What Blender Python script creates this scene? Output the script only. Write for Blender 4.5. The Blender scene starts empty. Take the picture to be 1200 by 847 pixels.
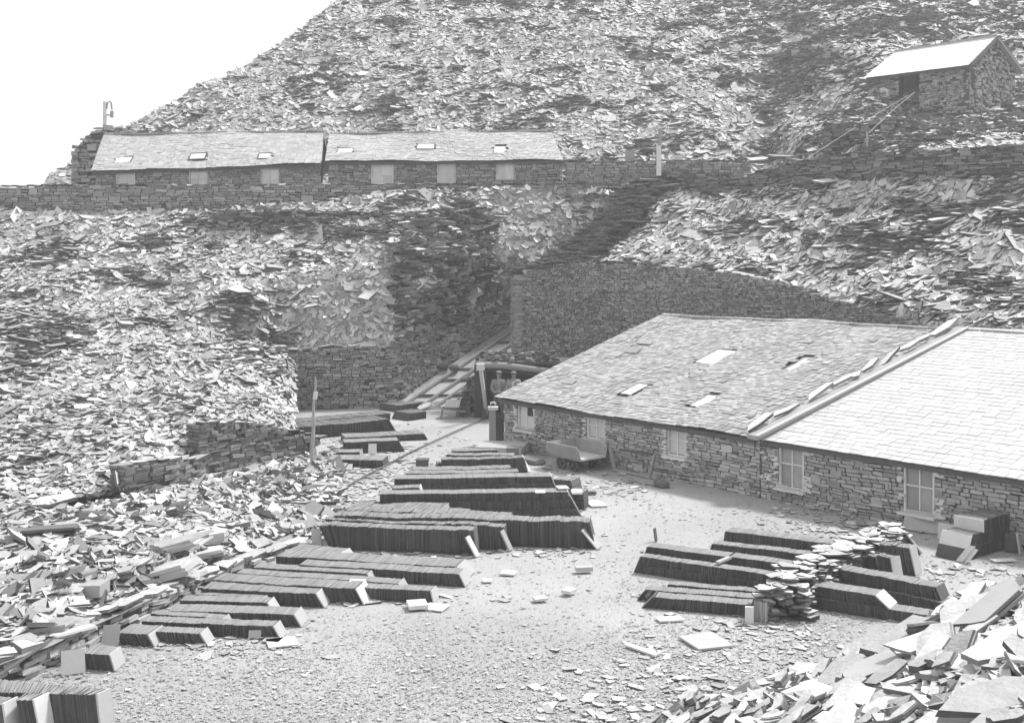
import bpy, math, random
import numpy as np
from mathutils import Vector, Matrix
S = bpy.context.scene
COL = S.collection
rnd = random.Random(7)
rng = np.random.default_rng(11)
R = math.radians

# ---------------------------------------------------------------- camera
F, HY, CZ = 1450.0, 280.0, 6.4          # focal length in photo pixels, horizon row, eye height
cam = bpy.data.objects.new('camera', bpy.data.cameras.new('camera'))
COL.objects.link(cam)
cam.location = (0, 0, CZ); cam.rotation_euler = (R(90), 0, 0)
cam.data.sensor_width = 36; cam.data.lens = 36*F/1200
cam.data.shift_y = -(423.5-HY)/1200
cam.data.clip_start = 0.1; cam.data.clip_end = 3000
S.camera = cam
S.render.resolution_x, S.render.resolution_y = 1024, 722

# ---------------------------------------------------------------- light
EL, AZ = R(55), R(58)                    # high soft sun, from the right and a little behind the tips
world = bpy.data.worlds.new("World"); S.world = world; world.use_nodes = True
nt = world.node_tree; nt.nodes.clear()
sky = nt.nodes.new('ShaderNodeTexSky'); sky.sky_type = 'NISHITA'; sky.sun_disc = False
sky.sun_elevation = EL; sky.sun_rotation = AZ; sky.dust_density = 3.0; sky.air_density = 1.0
bw = nt.nodes.new('ShaderNodeRGBToBW')
mx = nt.nodes.new('ShaderNodeMix'); mx.data_type = 'FLOAT'; mx.inputs[0].default_value = 0.55
mx.inputs[3].default_value = 11.0        # a thin white overcast evens the sky out
bg = nt.nodes.new('ShaderNodeBackground'); bg.inputs[1].default_value = 0.075
wo = nt.nodes.new('ShaderNodeOutputWorld')
nt.links.new(sky.outputs[0], bw.inputs[0]); nt.links.new(bw.outputs[0], mx.inputs[2])
nt.links.new(mx.outputs[0], bg.inputs[0]); nt.links.new(bg.outputs[0], wo.inputs[0])
sun = bpy.data.objects.new('sun', bpy.data.lights.new('sun', 'SUN')); COL.objects.link(sun)
sun.data.energy = 3.0; sun.data.angle = R(9); sun.data.color = (1, 1, 1)
sd = Vector((math.sin(AZ)*math.cos(EL), math.cos(AZ)*math.cos(EL), math.sin(EL)))
sun.rotation_euler = sd.to_track_quat('Z', 'Y').to_euler(); sun.location = (20, 0, 40)
S.view_settings.view_transform = 'Standard'; S.view_settings.look = 'None'
S.view_settings.exposure = 1.0; S.view_settings.gamma = 1.0

# ---------------------------------------------------------------- placing helpers
def P(px, py, Y): return np.array([(px-600)/F*Y, Y, CZ-(py-HY)/F*Y])
def G(px, py, z=0.0): return P(px, py, (CZ-z)*F/(py-HY))
def proj(p):
    p = np.atleast_2d(p); return 600+F*p[:,0]/p[:,1], HY+F*(CZ-p[:,2])/p[:,1]
def hit(px, py, p0, n):
    d = np.array([(px-600)/F, 1, -(py-HY)/F]); o = np.array([0,0,CZ])
    return o + d*(np.dot(np.asarray(p0)-o, n)/np.dot(d, n))
def unit(v): v = np.asarray(v, float); return v/np.linalg.norm(v)

# ---------------------------------------------------------------- numpy value noise
def _h(ix, iy, iz, seed):
    n = (ix*374761393 + iy*668265263 + iz*2147483647 + seed*1274126177) & 0xffffffff
    n = ((n ^ (n >> 13))*1274126177) & 0xffffffff
    return ((n ^ (n >> 16)) & 0xffff)/65535.0
def vnoise(p, seed=0):
    p = np.asarray(p, float); i = np.floor(p).astype(np.int64); f = p-i; f = f*f*(3-2*f); r = 0
    for dx in (0,1):
        for dy in (0,1):
            for dz in (0,1):
                w = (f[...,0] if dx else 1-f[...,0])*(f[...,1] if dy else 1-f[...,1])*(f[...,2] if dz else 1-f[...,2])
                r = r+w*_h(i[...,0]+dx, i[...,1]+dy, i[...,2]+dz, seed)
    return r
def fbm(p, sc, oc=3, seed=0):
    p = np.asarray(p, float); r = 0; a = 1; t = 0
    for k in range(oc):
        r = r+a*(vnoise(p*sc*2**k, seed+k)-.5); t += a; a *= .55
    return r/t*2

# ---------------------------------------------------------------- materials
MATS = {}
def mat(name, lo, hi, rough=.75, nscale=6, namp=.35, bump=.3, bscale=40, stretch=(1,1,1), big=0, bigscale=.3, spec=.3, metal=0):
    m = bpy.data.materials.new(name); m.use_nodes = True; t = m.node_tree; b = t.nodes['Principled BSDF']
    b.inputs['Roughness'].default_value = rough; b.inputs['Specular IOR Level'].default_value = spec
    b.inputs['Metallic'].default_value = metal
    N = t.nodes.new; L = t.links.new
    def mth(op, a, c, cl=False):
        n = N('ShaderNodeMath'); n.operation = op; n.use_clamp = cl
        for k, v in ((0,a),(1,c)):
            if hasattr(v, 'links'): L(v, n.inputs[k])
            else: n.inputs[k].default_value = v
        return n.outputs[0]
    g = N('ShaderNodeNewGeometry'); oi = N('ShaderNodeObjectInfo')
    r = mth('FRACT', mth('ADD', g.outputs['Random Per Island'], oi.outputs['Random']), 0)
    c = mth('ADD', mth('MULTIPLY', r, hi-lo), lo)
    mp = N('ShaderNodeMapping'); mp.inputs['Scale'].default_value = stretch; L(g.outputs['Position'], mp.inputs[0])
    no = N('ShaderNodeTexNoise'); no.inputs['Scale'].default_value = nscale; no.inputs['Detail'].default_value = 5
    L(mp.outputs[0], no.inputs['Vector'])
    k = mth('ADD', mth('MULTIPLY', no.outputs[0], namp*2), 1-namp)
    c = mth('MULTIPLY', c, k)
    if big:
        nb = N('ShaderNodeTexNoise'); nb.inputs['Scale'].default_value = bigscale; nb.inputs['Detail'].default_value = 3
        L(g.outputs['Position'], nb.inputs['Vector'])
        c = mth('MULTIPLY', c, mth('ADD', mth('MULTIPLY', nb.outputs[0], big*2), 1-big))
    cc = N('ShaderNodeCombineColor'); 
    for q in range(3): L(c, cc.inputs[q])
    L(cc.outputs[0], b.inputs['Base Color'])
    if bump:
        n2 = N('ShaderNodeTexNoise'); n2.inputs['Scale'].default_value = bscale; n2.inputs['Detail'].default_value = 4
        L(mp.outputs[0], n2.inputs['Vector'])
        bp = N('ShaderNodeBump'); bp.inputs['Strength'].default_value = bump; bp.inputs['Distance'].default_value = .02
        L(n2.outputs[0], bp.inputs['Height']); L(bp.outputs[0], b.inputs['Normal'])
    MATS[name] = m; return m
mat('slab_face', .19, .55, .62, 7, .22, .35, 30)
mat('slab_edge', .03, .19, .85, 10, .3, .5, 50, (1,1,5))
mat('near_slab_face', .28, .56, .6, 5, .3, .9, 16)
mat('near_slab_edge', .07, .28, .8, 6, .35, .8, 26, (1,1,7))
mat('wall_stone', .17, .36, .85, 12, .35, .6, 40, (1,1,3), big=.25, bigscale=.5)
mat('shed_stone', .24, .46, .85, 12, .35, .5, 40, (1,1,3), big=.2, bigscale=.7)
mat('dark_stone', .10, .24, .9, 10, .35, .6, 40, (1,1,3), big=.2)
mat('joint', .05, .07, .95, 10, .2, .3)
mat('tip_ground', .26, .26, .95, 9, .45, .8, 30, big=.25, bigscale=.5)
mat('yard_ground', .34, .34, .95, 34, .42, .9, 60, big=.34, bigscale=.28)
mat('chip', .25, .50, .8, 12, .15, .2)
mat('grit', .27, .40, .9, 12, .15, 0)
mat('old_roof_slate', .22, .37, .7, 8, .22, .3, 30, big=.15, bigscale=.8)
mat('upper_roof_slate', .28, .40, .75, 8, .2, .3, 30, big=.12, bigscale=.8)
mat('new_roof_slate', .42, .50, .55, 8, .08, .15, 30, big=.06)
mat('white_roof', .80, .86, .5, 6, .05, .1)
mat('roof_deck', .10, .12, .9)
mat('slate_lit_edge', .19, .27, .75, 9, .2, .4, 30)  # paler than stacked_slate: the light on stack tops is put into the colour
mat('stacked_slate', .055, .115, .7, 9, .3, .4, 30, (1,1,.6), big=.2, bigscale=1.2)
mat('sawn_slate', .33, .42, .45, 4, .12, .15, 12)
mat('pale_slate', .52, .62, .5, 4, .12, .2, 12)
mat('mortar', .55, .65, .9, 12, .25, .5)
mat('wood_pale', .45, .55, .8, 5, .2, .3, 30, (6,6,1))
mat('wood_grey', .24, .32, .85, 5, .25, .4, 30, (6,6,1))
mat('wood_dark', .07, .11, .9, 5, .25, .4)
mat('painted_sash', .62, .7, .6, 8, .1, .1)
mat('grimy_glass', .26, .34, .35, 3, .25, .05, 5, spec=.5)
mat('pale_glass', .50, .60, .4, 3, .25, .05, 5, spec=.5)
mat('skylight_glass', .80, .88, .3, 3, .06, 0, spec=.5)
mat('iron', .08, .12, .6, 12, .3, .3, metal=.3)
mat('sheet_iron', .23, .28, .6, 5, .25, .2)
mat('rope', .3, .3, .8)
mat('cloth_dark', .06, .08, .95, 20, .2, .3)
mat('cloth_mid', .16, .2, .95, 20, .2, .3)
mat('cloth_grey', .22, .26, .95, 20, .2, .3)
mat('cloth_pale', .4, .45, .95, 20, .1, .2)
mat('skin', .27, .29, .6, 20, .05, .05)
mat('turf', .09, .2, .95, 10, .4, .6)

# ---------------------------------------------------------------- tagging
def tag(o, label=None, cat=None, group=None, kind=None):
    if label: o['label'] = label
    if cat: o['category'] = cat
    if group: o['group'] = group
    if cat and not kind: kind = 'thing'
    if kind: o['kind'] = kind
    return o
def empty(name, loc=(0,0,0)):
    o = bpy.data.objects.new(name, None); o.empty_display_size = .2; COL.objects.link(o); o.location = loc
    return o
def link(name, me, parent=None, mw=None):
    o = bpy.data.objects.new(name, me); COL.objects.link(o)
    if parent is not None:
        o.parent = parent
        o.matrix_parent_inverse = WM(parent).inverted()
    if mw is not None: o.matrix_basis = mw
    return o
def WM(o):
    if o.parent is None: return Matrix.Translation(o.location) if o.type == 'EMPTY' else o.matrix_basis.copy()
    return WM(o.parent) @ o.matrix_parent_inverse @ o.matrix_basis

# ---------------------------------------------------------------- mesh builder
class MB:
    def __init__(s): s.v = []; s.f = []; s.m = []; s.sm = []
    def add(s, vs, fs, m=0):
        b = len(s.v); s.v += [tuple(map(float, p)) for p in vs]
        for f in fs: s.f.append([b+i for i in f]); s.m.append(m)
    def box(s, c, ax, ay, az, m=0):        # c centre, half-axis vectors
        c, ax, ay, az = map(lambda q: np.asarray(q, float), (c, ax, ay, az))
        vs = [c+i*ax+j*ay+k*az for k in (-1,1) for j in (-1,1) for i in (-1,1)]
        s.add(vs, [(0,2,3,1),(4,5,7,6),(0,1,5,4),(2,6,7,3),(0,4,6,2),(1,3,7,5)], m)
    def abox(s, x0, x1, y0, y1, z0, z1, m=0):
        s.box(((x0+x1)/2,(y0+y1)/2,(z0+z1)/2), ((x1-x0)/2,0,0), (0,(y1-y0)/2,0), (0,0,(z1-z0)/2), m)
    def bar(s, a, b, w, h, m=0, up=(0,0,1)):
        a = np.asarray(a, float); b = np.asarray(b, float); d = b-a; l = np.linalg.norm(d); d = d/l
        x = np.cross(d, up); 
        if np.linalg.norm(x) < 1e-3: x = np.cross(d, (1,0,0))
        x = unit(x); z = np.cross(x, d)
        s.box((a+b)/2, d*l/2, x*w/2, z*h/2, m)
    def tube(s, pts, rs, n=8, m=0):
        pts = [np.asarray(p, float) for p in pts]; b = len(s.v); k = len(pts)
        if not hasattr(rs, '__len__'): rs = [rs]*k
        for i, p in enumerate(pts):
            d = unit(pts[min(i+1,k-1)]-pts[max(i-1,0)]); u = np.cross(d, (0,0,1) if abs(d[2]) < .9 else (1,0,0)); u = unit(u); w = np.cross(d, u)
            for j in range(n):
                a = 2*math.pi*j/n; s.v.append(tuple(p+rs[i]*(math.cos(a)*u+math.sin(a)*w)))
        for i in range(k-1):
            for j in range(n):
                s.f.append([b+i*n+j, b+i*n+(j+1)%n, b+(i+1)*n+(j+1)%n, b+(i+1)*n+j]); s.m.append(m)
        s.f.append([b+j for j in range(n)][::-1]); s.m.append(m); s.f.append([b+(k-1)*n+j for j in range(n)]); s.m.append(m)
    def build(s, name, mats, parent=None):
        me = bpy.data.meshes.new(name); me.from_pydata(s.v, [], s.f)
        for q in (mats if isinstance(mats, (list, tuple)) else [mats]): me.materials.append(MATS[q])
        me.polygons.foreach_set('material_index', s.m); me.update()
        import bmesh
        bm = bmesh.new(); bm.from_mesh(me); bmesh.ops.recalc_face_normals(bm, faces=bm.faces); bm.to_mesh(me); bm.free()
        return link(name, me, parent)

# ---------------------------------------------------------------- piece variants (small meshes reused everywhere)
def slab_variant(seed, rough=.12):
    r = random.Random(seed); n = r.choice([4,4,5,5]); a0 = r.random()*6
    an = sorted([a0+2*math.pi*(i+r.uniform(-.28,.28))/n for i in range(n)])
    q_ = [min(1.35, 1/max(abs(math.cos(a)), abs(math.sin(a))))*r.uniform(.7,1.02) for a in an]
    pts = [(math.cos(a)*q, math.sin(a)*q) for a, q in zip(an, q_)]
    v = [(x*r.uniform(.93,1), y*r.uniform(.93,1), -1) for x, y in pts]+[(x, y, 1+r.uniform(-rough,rough)*3) for x, y in pts]
    f = [list(range(n))[::-1], [n+i for i in range(n)]]+[[i,(i+1)%n,n+(i+1)%n,n+i] for i in range(n)]
    return v, f, [0,0]+[1]*n
def stone_variant(seed, j=.14):
    r = random.Random(seed); v = []
    for z in (-1,1):
        for y in (-1,1):
            for x in (-1,1): v.append((x*(1-r.uniform(0,j)), y*(1-r.uniform(0,j*(2 if y<0 else .3))), z*(1-r.uniform(0,j*1.6))))
    return v, [[0,2,3,1],[4,5,7,6],[0,1,5,4],[2,6,7,3],[0,4,6,2],[1,3,7,5]], [0]*6
SLABS = [slab_variant(i) for i in range(10)]
STONES = [stone_variant(i) for i in range(8)]
BOOKS = [(v, f, [1,1,0,0,0,0]) for v, f, m in (stone_variant(50+i, .035) for i in range(5))]  # top and bottom faces take the paler colour painted as top light
TILES = [stone_variant(50+i, .035) for i in range(5)]
CHIPS = [slab_variant(80+i) for i in range(6)]
_mc = {}
def variant_mesh(fam, fname, k, mats):
    key = (fname, k, tuple(mats))
    if key not in _mc:
        v, f, mi = fam[k]; me = bpy.data.meshes.new(fname); me.from_pydata(v, [], f)
        for q in mats: me.materials.append(MATS[q])
        if len(mats) > 1: me.polygons.foreach_set('material_index', mi)
        me.update(); _mc[key] = me
    return _mc[key]
class Inst:                                  # a bag of placed pieces: centre, 3x3 axes (already scaled)
    def __init__(s): s.c = []; s.a = []
    def add(s, c, ax, ay, az): s.c.append(np.asarray(c, float)); s.a.append(np.array([ax, ay, az], float).T)
    def arr(s): return np.array(s.c).reshape(-1,3), np.array(s.a).reshape(-1,3,3)
def joined(name, fam, mats, c, A, parent=None, seed=0):
    r = np.random.default_rng(seed); n = len(c); 
    if n == 0: return None
    k = r.integers(0, len(fam), n); V = []; LI = []; LT = []; MI = []; base = 0
    for q, (v, f, mi) in enumerate(fam):
        idx = np.where(k == q)[0]
        if len(idx) == 0: continue
        v = np.array(v); w = np.einsum('nij,vj->nvi', A[idx], v)+c[idx][:,None,:]
        V.append(w.reshape(-1,3)); fl = np.concatenate([np.array(x) for x in f]); lt = np.array([len(x) for x in f])
        off = base+np.arange(len(idx))*len(v)
        LI.append((fl[None]+off[:,None]).ravel()); LT.append(np.tile(lt, len(idx))); MI.append(np.tile(np.array(mi), len(idx)))
        base += len(idx)*len(v)
    V = np.concatenate(V); LI = np.concatenate(LI); LT = np.concatenate(LT); MI = np.concatenate(MI)
    me = bpy.data.meshes.new(name); me.vertices.add(len(V)); me.vertices.foreach_set('co', V.ravel().astype(np.float32))
    me.loops.add(len(LI)); me.loops.foreach_set('vertex_index', LI.astype(np.int32))
    me.polygons.add(len(LT)); me.polygons.foreach_set('loop_start', (np.cumsum(LT)-LT).astype(np.int32))
    for q in mats: me.materials.append(MATS[q])
    if len(mats) > 1: me.polygons.foreach_set('material_index', MI.astype(np.int32))
    me.update(calc_edges=True); me.shade_flat()
    return link(name, me, parent)
def pxsize(c, A): 
    return np.linalg.norm(A, axis=1).max(axis=1)*2*F/np.maximum(c[:,1], 1)
def inview(c, m=10):
    x, y = proj(c); return (x > -m) & (x < 1200+m) & (y > -m) & (y < 847+m) & (c[:,1] > 1)
def pieces(name, fam, fname, mats, inst, parent, cap=300, minpx=9, stuffname=None, seed=0):
    """the largest in view as parts (objects sharing meshes), the others joined into one part"""
    c, A = inst.arr() if isinstance(inst, Inst) else inst
    if len(c) == 0: return
    s = pxsize(c, A); s = np.where(inview(c), s, 0); order = np.argsort(-s); sel = [i for i in order[:cap] if s[i] >= minpx]
    pick = np.zeros(len(c), bool); pick[sel] = True; r = random.Random(seed+3)
    inv = WM(parent).inverted()
    for i in sel:
        M = Matrix([[*A[i][0], c[i][0]],[*A[i][1], c[i][1]],[*A[i][2], c[i][2]],[0,0,0,1]])
        o = bpy.data.objects.new(name, variant_mesh(fam, fname, r.randrange(len(fam)), mats)); COL.objects.link(o)
        o.parent = parent; o.matrix_parent_inverse = inv; o.matrix_basis = M
    if (~pick).any():
        o = joined(stuffname or name+'s', fam, mats, c[~pick], A[~pick], parent, seed); o['kind'] = 'stuff'

# ---------------------------------------------------------------- lofted terrain patches and scatter
def ev(row, pxs):
    a = np.array(row, float); return np.interp(pxs, a[:,0], a[:,1]), np.interp(pxs, a[:,0], a[:,2])
def loft(rows, px0, px1, nu, nv, amp=.12, sc=.5, seed=0, stepamp=0.0):
    pxs = np.linspace(px0, px1, nu+1); E = [ev(r, pxs) for r in rows]; K = len(rows)-1
    out = []
    for j in range(nv+1):
        t = j/nv*K; k = min(int(t), K-1); u = t-k
        py = E[k][0]*(1-u)+E[k+1][0]*u; iy = (1/E[k][1])*(1-u)+(1/E[k+1][1])*u; Y = 1/iy
        out.append(np.stack([(pxs-600)/F*Y, Y, CZ-(py-HY)/F*Y], 1))
    g = np.array(out)
    n = fbm(g, sc, 4, seed)
    fade = np.ones(nv+1); fade[0] = fade[-1] = .2; fade[1] = fade[-2] = .6
    d = amp*n*fade[:,None]
    g[...,2] += d; g[...,1] -= d*.5
    if stepamp:
        s = fbm(g*np.array([.55,.55,2.2]), .9, 3, seed+9)*fade[:,None]
        g[...,1] -= stepamp*s
    return g
def gridmesh(name, g, mname, smooth=False):
    nv, nu = g.shape[0]-1, g.shape[1]-1; me = bpy.data.meshes.new(name)
    idx = np.arange((nv+1)*(nu+1)).reshape(nv+1, nu+1)
    q = np.stack([idx[:-1,:-1], idx[:-1,1:], idx[1:,1:], idx[1:,:-1]], -1).reshape(-1,4)
    V = g.reshape(-1,3); n = np.cross(V[q[:,1]]-V[q[:,0]], V[q[:,3]]-V[q[:,0]])
    if n[:,2].mean() < 0: q = q[:,::-1]
    me.vertices.add(len(V)); me.vertices.foreach_set('co', V.ravel().astype(np.float32))
    me.loops.add(q.size); me.loops.foreach_set('vertex_index', q.ravel().astype(np.int32))
    me.polygons.add(len(q)); me.polygons.foreach_set('loop_start', (np.arange(len(q))*4).astype(np.int32))
    me.materials.append(MATS[mname]); me.update(calc_edges=True)
    if smooth: me.polygons.foreach_set('use_smooth', [True]*len(q))
    return link(name, me)
def scatter(g, dens, size, seed, dark=None, clip=None, aspect=(1.0, 2.2), thick=(.018,.045), tilt=(12,7), bias=None, lift=.02, thin=None, power=1.6, wide=0):
    """slabs strewn on a patch: sliding with the slope where it is 'light', lying level and edge-on where it is 'dark'"""
    r = np.random.default_rng(seed)
    a, b, c, d = g[:-1,:-1], g[:-1,1:], g[1:,1:], g[1:,:-1]
    nr = np.cross(b-a, d-a); ar = np.linalg.norm(nr, axis=-1).ravel(); N = int(ar.sum()*dens)
    cell = r.choice(len(ar), N, p=ar/ar.sum()); u = r.random(N)[:,None]; v = r.random(N)[:,None]
    f = lambda q: q.reshape(-1,3)[cell]
    p = (f(a)*(1-u)+f(b)*u)*(1-v)+(f(d)*(1-u)+f(c)*u)*v
    n = f(nr); n = n/np.linalg.norm(n, axis=1, keepdims=True); n = n*np.sign(n[:,2:3]+1e-9)
    px, py = proj(p)
    keep = (px > -130-wide) & (px < 1330+wide) & (py > -90) & (py < 960+wide)
    if clip is not None: keep &= clip(px, py)
    if thin is not None: keep &= r.random(N) < thin(px, py, p)
    p, n, px, py = p[keep], n[keep], px[keep], py[keep]; N = len(p)
    z = fbm(p*np.array([.8,.8,1.9]), .75, 3, seed+2)*.5+.5
    z = z+.25*fbm(p*np.array([1,1,2]), 2.6, 2, seed+5)
    if dark is not None: z = z+dark(px, py)
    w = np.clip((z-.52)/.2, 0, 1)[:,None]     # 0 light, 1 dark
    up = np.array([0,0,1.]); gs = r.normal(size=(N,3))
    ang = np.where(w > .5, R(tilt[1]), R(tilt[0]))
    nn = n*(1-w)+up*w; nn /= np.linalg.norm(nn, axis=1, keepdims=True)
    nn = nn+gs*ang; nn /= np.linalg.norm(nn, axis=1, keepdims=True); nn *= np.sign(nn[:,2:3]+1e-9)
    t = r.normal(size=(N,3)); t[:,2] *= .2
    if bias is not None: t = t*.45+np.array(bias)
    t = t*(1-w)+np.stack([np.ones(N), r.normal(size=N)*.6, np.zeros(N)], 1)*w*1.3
    t -= (t*nn).sum(1, keepdims=True)*nn; t /= np.linalg.norm(t, axis=1, keepdims=True)+1e-9
    bt = np.cross(nn, t)
    s = size[0]+(size[1]-size[0])*r.random(N)**power*1.0
    big = r.random(N) < .03; s = np.where(big, s*1.9, s)
    asp = r.uniform(aspect[0], aspect[1], N); th = r.uniform(thick[0], thick[1], N)*(.6+s/size[1])
    A = np.stack([t*(s*.5*np.sqrt(asp))[:,None], bt*(s*.5/np.sqrt(asp))[:,None], nn*(th*.5)[:,None]], 2)
    c0 = p+n*(lift*r.random(N)[:,None])+up*(.05*w*r.random(N)[:,None]) - np.array([0,1,0])*(w*s[:,None]*.25)
    return c0, A
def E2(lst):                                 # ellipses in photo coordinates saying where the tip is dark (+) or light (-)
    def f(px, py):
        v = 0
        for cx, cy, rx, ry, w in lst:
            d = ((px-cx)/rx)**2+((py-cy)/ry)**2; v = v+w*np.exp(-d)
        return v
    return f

# ================================================================ THE GROUND
xs = np.concatenate([[-900,-400,-150,-60,-30,-20], np.arange(-14, 16.01, .3), [22,32,60,150,400,900]])
ys = np.concatenate([[-300,-60,-10,4], np.arange(8, 52.01, .3), [58,75,120,300,900]])
gx, gy = np.meshgrid(xs, ys); gz = .018*fbm(np.stack([gx, gy, gx*0], -1), .9, 3, 4); gz = np.where((gx>-14)&(gx<16)&(gy>8)&(gy<52), gz, 0)-.012
ground = gridmesh('ground', np.stack([gx, gy, gz], -1), 'yard_ground', True); tag(ground, kind='structure')

# ---- left tip (upper part behind the dry walls, lower part running down to the waste bank)
rowA = [
 [(-250,246,52.4),(0,247,52.4),(120,248,52.4),(250,246,52.4),(380,236,52.4),(450,225,52.6),(560,220,52.8),(665,221,53),(730,226,53.4),(770,240,54.5)],
 [(-250,275,50.6),(0,276,50.6),(250,272,50.8),(380,262,51.2),(470,252,51.6),(560,244,51.9),(665,255,52.6),(770,280,54)],
 [(-250,340,46.8),(0,340,46.8),(250,335,47.2),(380,320,48.2),(480,305,48.6),(560,300,50.8),(640,305,51.8),(770,330,53.5)],
 [(-250,425,41.8),(0,425,41.8),(180,412,43.2),(300,400,46.0),(325,411,46.9),(462,407,47.2),(475,391,47.7),(520,384,49.5),(560,371,51),(600,352,52.6),(770,352,53.6)]]
gA = loft(rowA, -250, 765, 190, 80, .35, .45, 21, .25); tag(gridmesh('slate_tip_left', gA, 'tip_ground'), kind='structure')
rowA2 = [
 [(-250,425,41.8),(0,425,41.8),(180,412,43.2),(300,400,46.0),(330,411,46.8),(345,430,46.6)],
 [(-250,500,37.0),(0,495,37.2),(180,475,38.6),(260,455,40.5),(330,455,41.6),(345,470,42)],
 [(-250,570,31.6),(0,555,32.4),(145,520,33.6),(235,490,35.0),(315,492,37.3),(345,505,38.3)],
 [(-250,640,26.4),(0,606,27.0),(140,570,30.4),(146,541,31.4),(240,537,33.9),(243,500,33.9),(315,501,36.0),(345,518,38.8)]]
gA2 = loft(rowA2, -250, 345, 130, 80, .35, .5, 33, .22); tag(gridmesh('slate_tip_lower_left', gA2, 'tip_ground'), kind='structure')
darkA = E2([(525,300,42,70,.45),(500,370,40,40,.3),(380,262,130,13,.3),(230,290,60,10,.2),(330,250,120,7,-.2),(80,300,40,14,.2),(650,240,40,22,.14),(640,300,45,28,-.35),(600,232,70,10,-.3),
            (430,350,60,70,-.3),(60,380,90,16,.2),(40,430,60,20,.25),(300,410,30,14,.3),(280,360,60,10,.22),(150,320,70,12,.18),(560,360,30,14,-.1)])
gravA = lambda px, py, p: np.where(fbm(p*np.array([1,1,.6]), .33, 2, 71) > .28, .5, 1.0)
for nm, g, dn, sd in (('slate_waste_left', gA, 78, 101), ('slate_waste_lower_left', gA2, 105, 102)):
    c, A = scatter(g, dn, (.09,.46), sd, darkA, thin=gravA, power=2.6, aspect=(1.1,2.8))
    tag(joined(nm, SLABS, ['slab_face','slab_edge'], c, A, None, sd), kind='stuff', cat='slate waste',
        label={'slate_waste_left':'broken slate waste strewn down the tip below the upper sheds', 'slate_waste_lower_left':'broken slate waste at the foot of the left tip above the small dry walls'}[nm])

# ---- the great tip behind the upper sheds
SKY = [(-250,235),(45,219),(60,209),(85,192),(100,172),(122,152),(150,149),(200,119),(250,96),(262,92),(300,64),(330,45),(370,19),(400,-1),(440,-26),(600,-100),(900,-170),(1500,-230)]
def YC(px, y):
    a = 39.5/(.7-(HY-y)/F)
    b = np.interp(y, [-260,-150,0,60,100,135,160,200,250], [108,92,74,66.5,61.5,57.8,50,46,44.6])
    w = np.clip((px-900)/130, 0, 1); return a*(1-w)+b*w
pxs = np.linspace(-250, 1480, 250); sky_y = np.interp(pxs, *np.array(SKY, float).T)
base_y = np.interp(pxs, [-250,45,600,880,1000,1200,1480], [236,222,222,222,182,172,168]); gc = []
NV = 110
for j in range(NV+1):
    t = j/NV; y = base_y+(sky_y-base_y)*t; y = np.where(sky_y > 216, base_y+4+t*.2, y); Y = YC(pxs, y)+t*.01
    gc.append(np.stack([(pxs-600)/F*Y, Y, CZ-(y-HY)/F*Y], 1))
gC = np.array(gc); dn_ = fbm(gC, .35, 4, 5)*.4*np.minimum(1, np.linspace(0, 6, NV+1))[:,None]
gC[...,2] += dn_; gC[...,1] -= .5*dn_
x_, y_ = proj(gC.reshape(-1,3)); gC[...,2] -= (.9*np.exp(-((x_-1062)/26)**2-((y_-118)/14)**2)).reshape(gC.shape[:2])
back = [gC[-1]+np.array([0, 3*k, -1.6*k-.3*k*k]) for k in range(1,7)]
gCf = np.concatenate([gC, np.array(back)])
tag(gridmesh('slate_tip_behind_sheds', gCf, 'tip_ground'), kind='structure')
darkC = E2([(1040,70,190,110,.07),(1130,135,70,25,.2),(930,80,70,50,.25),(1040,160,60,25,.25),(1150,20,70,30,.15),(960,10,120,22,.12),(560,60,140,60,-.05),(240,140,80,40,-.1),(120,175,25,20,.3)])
bld = lambda px, py: ~((px > 1040) & (px < 1175) & (py > 64) & (py < 134))
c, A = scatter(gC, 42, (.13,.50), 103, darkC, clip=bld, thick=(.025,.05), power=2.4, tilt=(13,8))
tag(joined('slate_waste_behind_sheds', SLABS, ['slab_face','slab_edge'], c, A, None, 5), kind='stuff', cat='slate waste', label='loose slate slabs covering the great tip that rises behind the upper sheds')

c, A = scatter(gC, 60, (.12,.42), 109, lambda px, py: .25+0*px, clip=lambda px, py: ~bld(px, py) & (py > 112+(px-1040)*.12), thick=(.02,.04), power=2.2, tilt=(8,6))
tag(joined('slate_waste_under_hut', SLABS, ['slab_face','slab_edge'], c, A, None, 15), kind='stuff', cat='slate waste', label='small flat slate waste on the bank directly below the white roofed hut')
# ---- tip to the right, above the long retaining wall
rowD = [
 [(690,309,47.6),(700,305,47.6),(760,308,46.7),(790,310,46.0),(820,313,45.1),(860,318,44.0),(900,326,42.8),(960,343,40.8),(1050,370,37.9),(1100,382,36.4),(1200,387,34.6),(1500,404,29)],
 [(690,305,48.3),(730,280,50),(820,272,48.5),(960,295,43.5),(1100,320,39.5),(1200,325,37.8),(1500,330,33)],
 [(690,300,48.6),(745,262,51),(820,245,50.5),(960,240,46.5),(1100,245,43),(1200,245,41.0),(1500,240,37)],
 [(690,295,49),(750,240,52.6),(790,214,53.4),(870,224,51.2),(930,208,49.2),(1000,200,47.2),(1100,196,44.8),(1200,192,42.9),(1500,180,39)]]
gD = loft(rowD, 690, 1480, 170, 70, .3, .5, 44, .2); tag(gridmesh('slate_tip_right', gD, 'tip_ground'), kind='structure')
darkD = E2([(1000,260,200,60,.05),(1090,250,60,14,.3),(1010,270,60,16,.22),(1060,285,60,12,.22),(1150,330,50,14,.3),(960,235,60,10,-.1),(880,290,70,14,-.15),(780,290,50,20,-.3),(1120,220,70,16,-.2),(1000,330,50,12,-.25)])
c, A = scatter(gD, 76, (.10,.60), 104, darkD, bias=(.75,.35,.3), power=2.5, aspect=(1.4,3))
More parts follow.
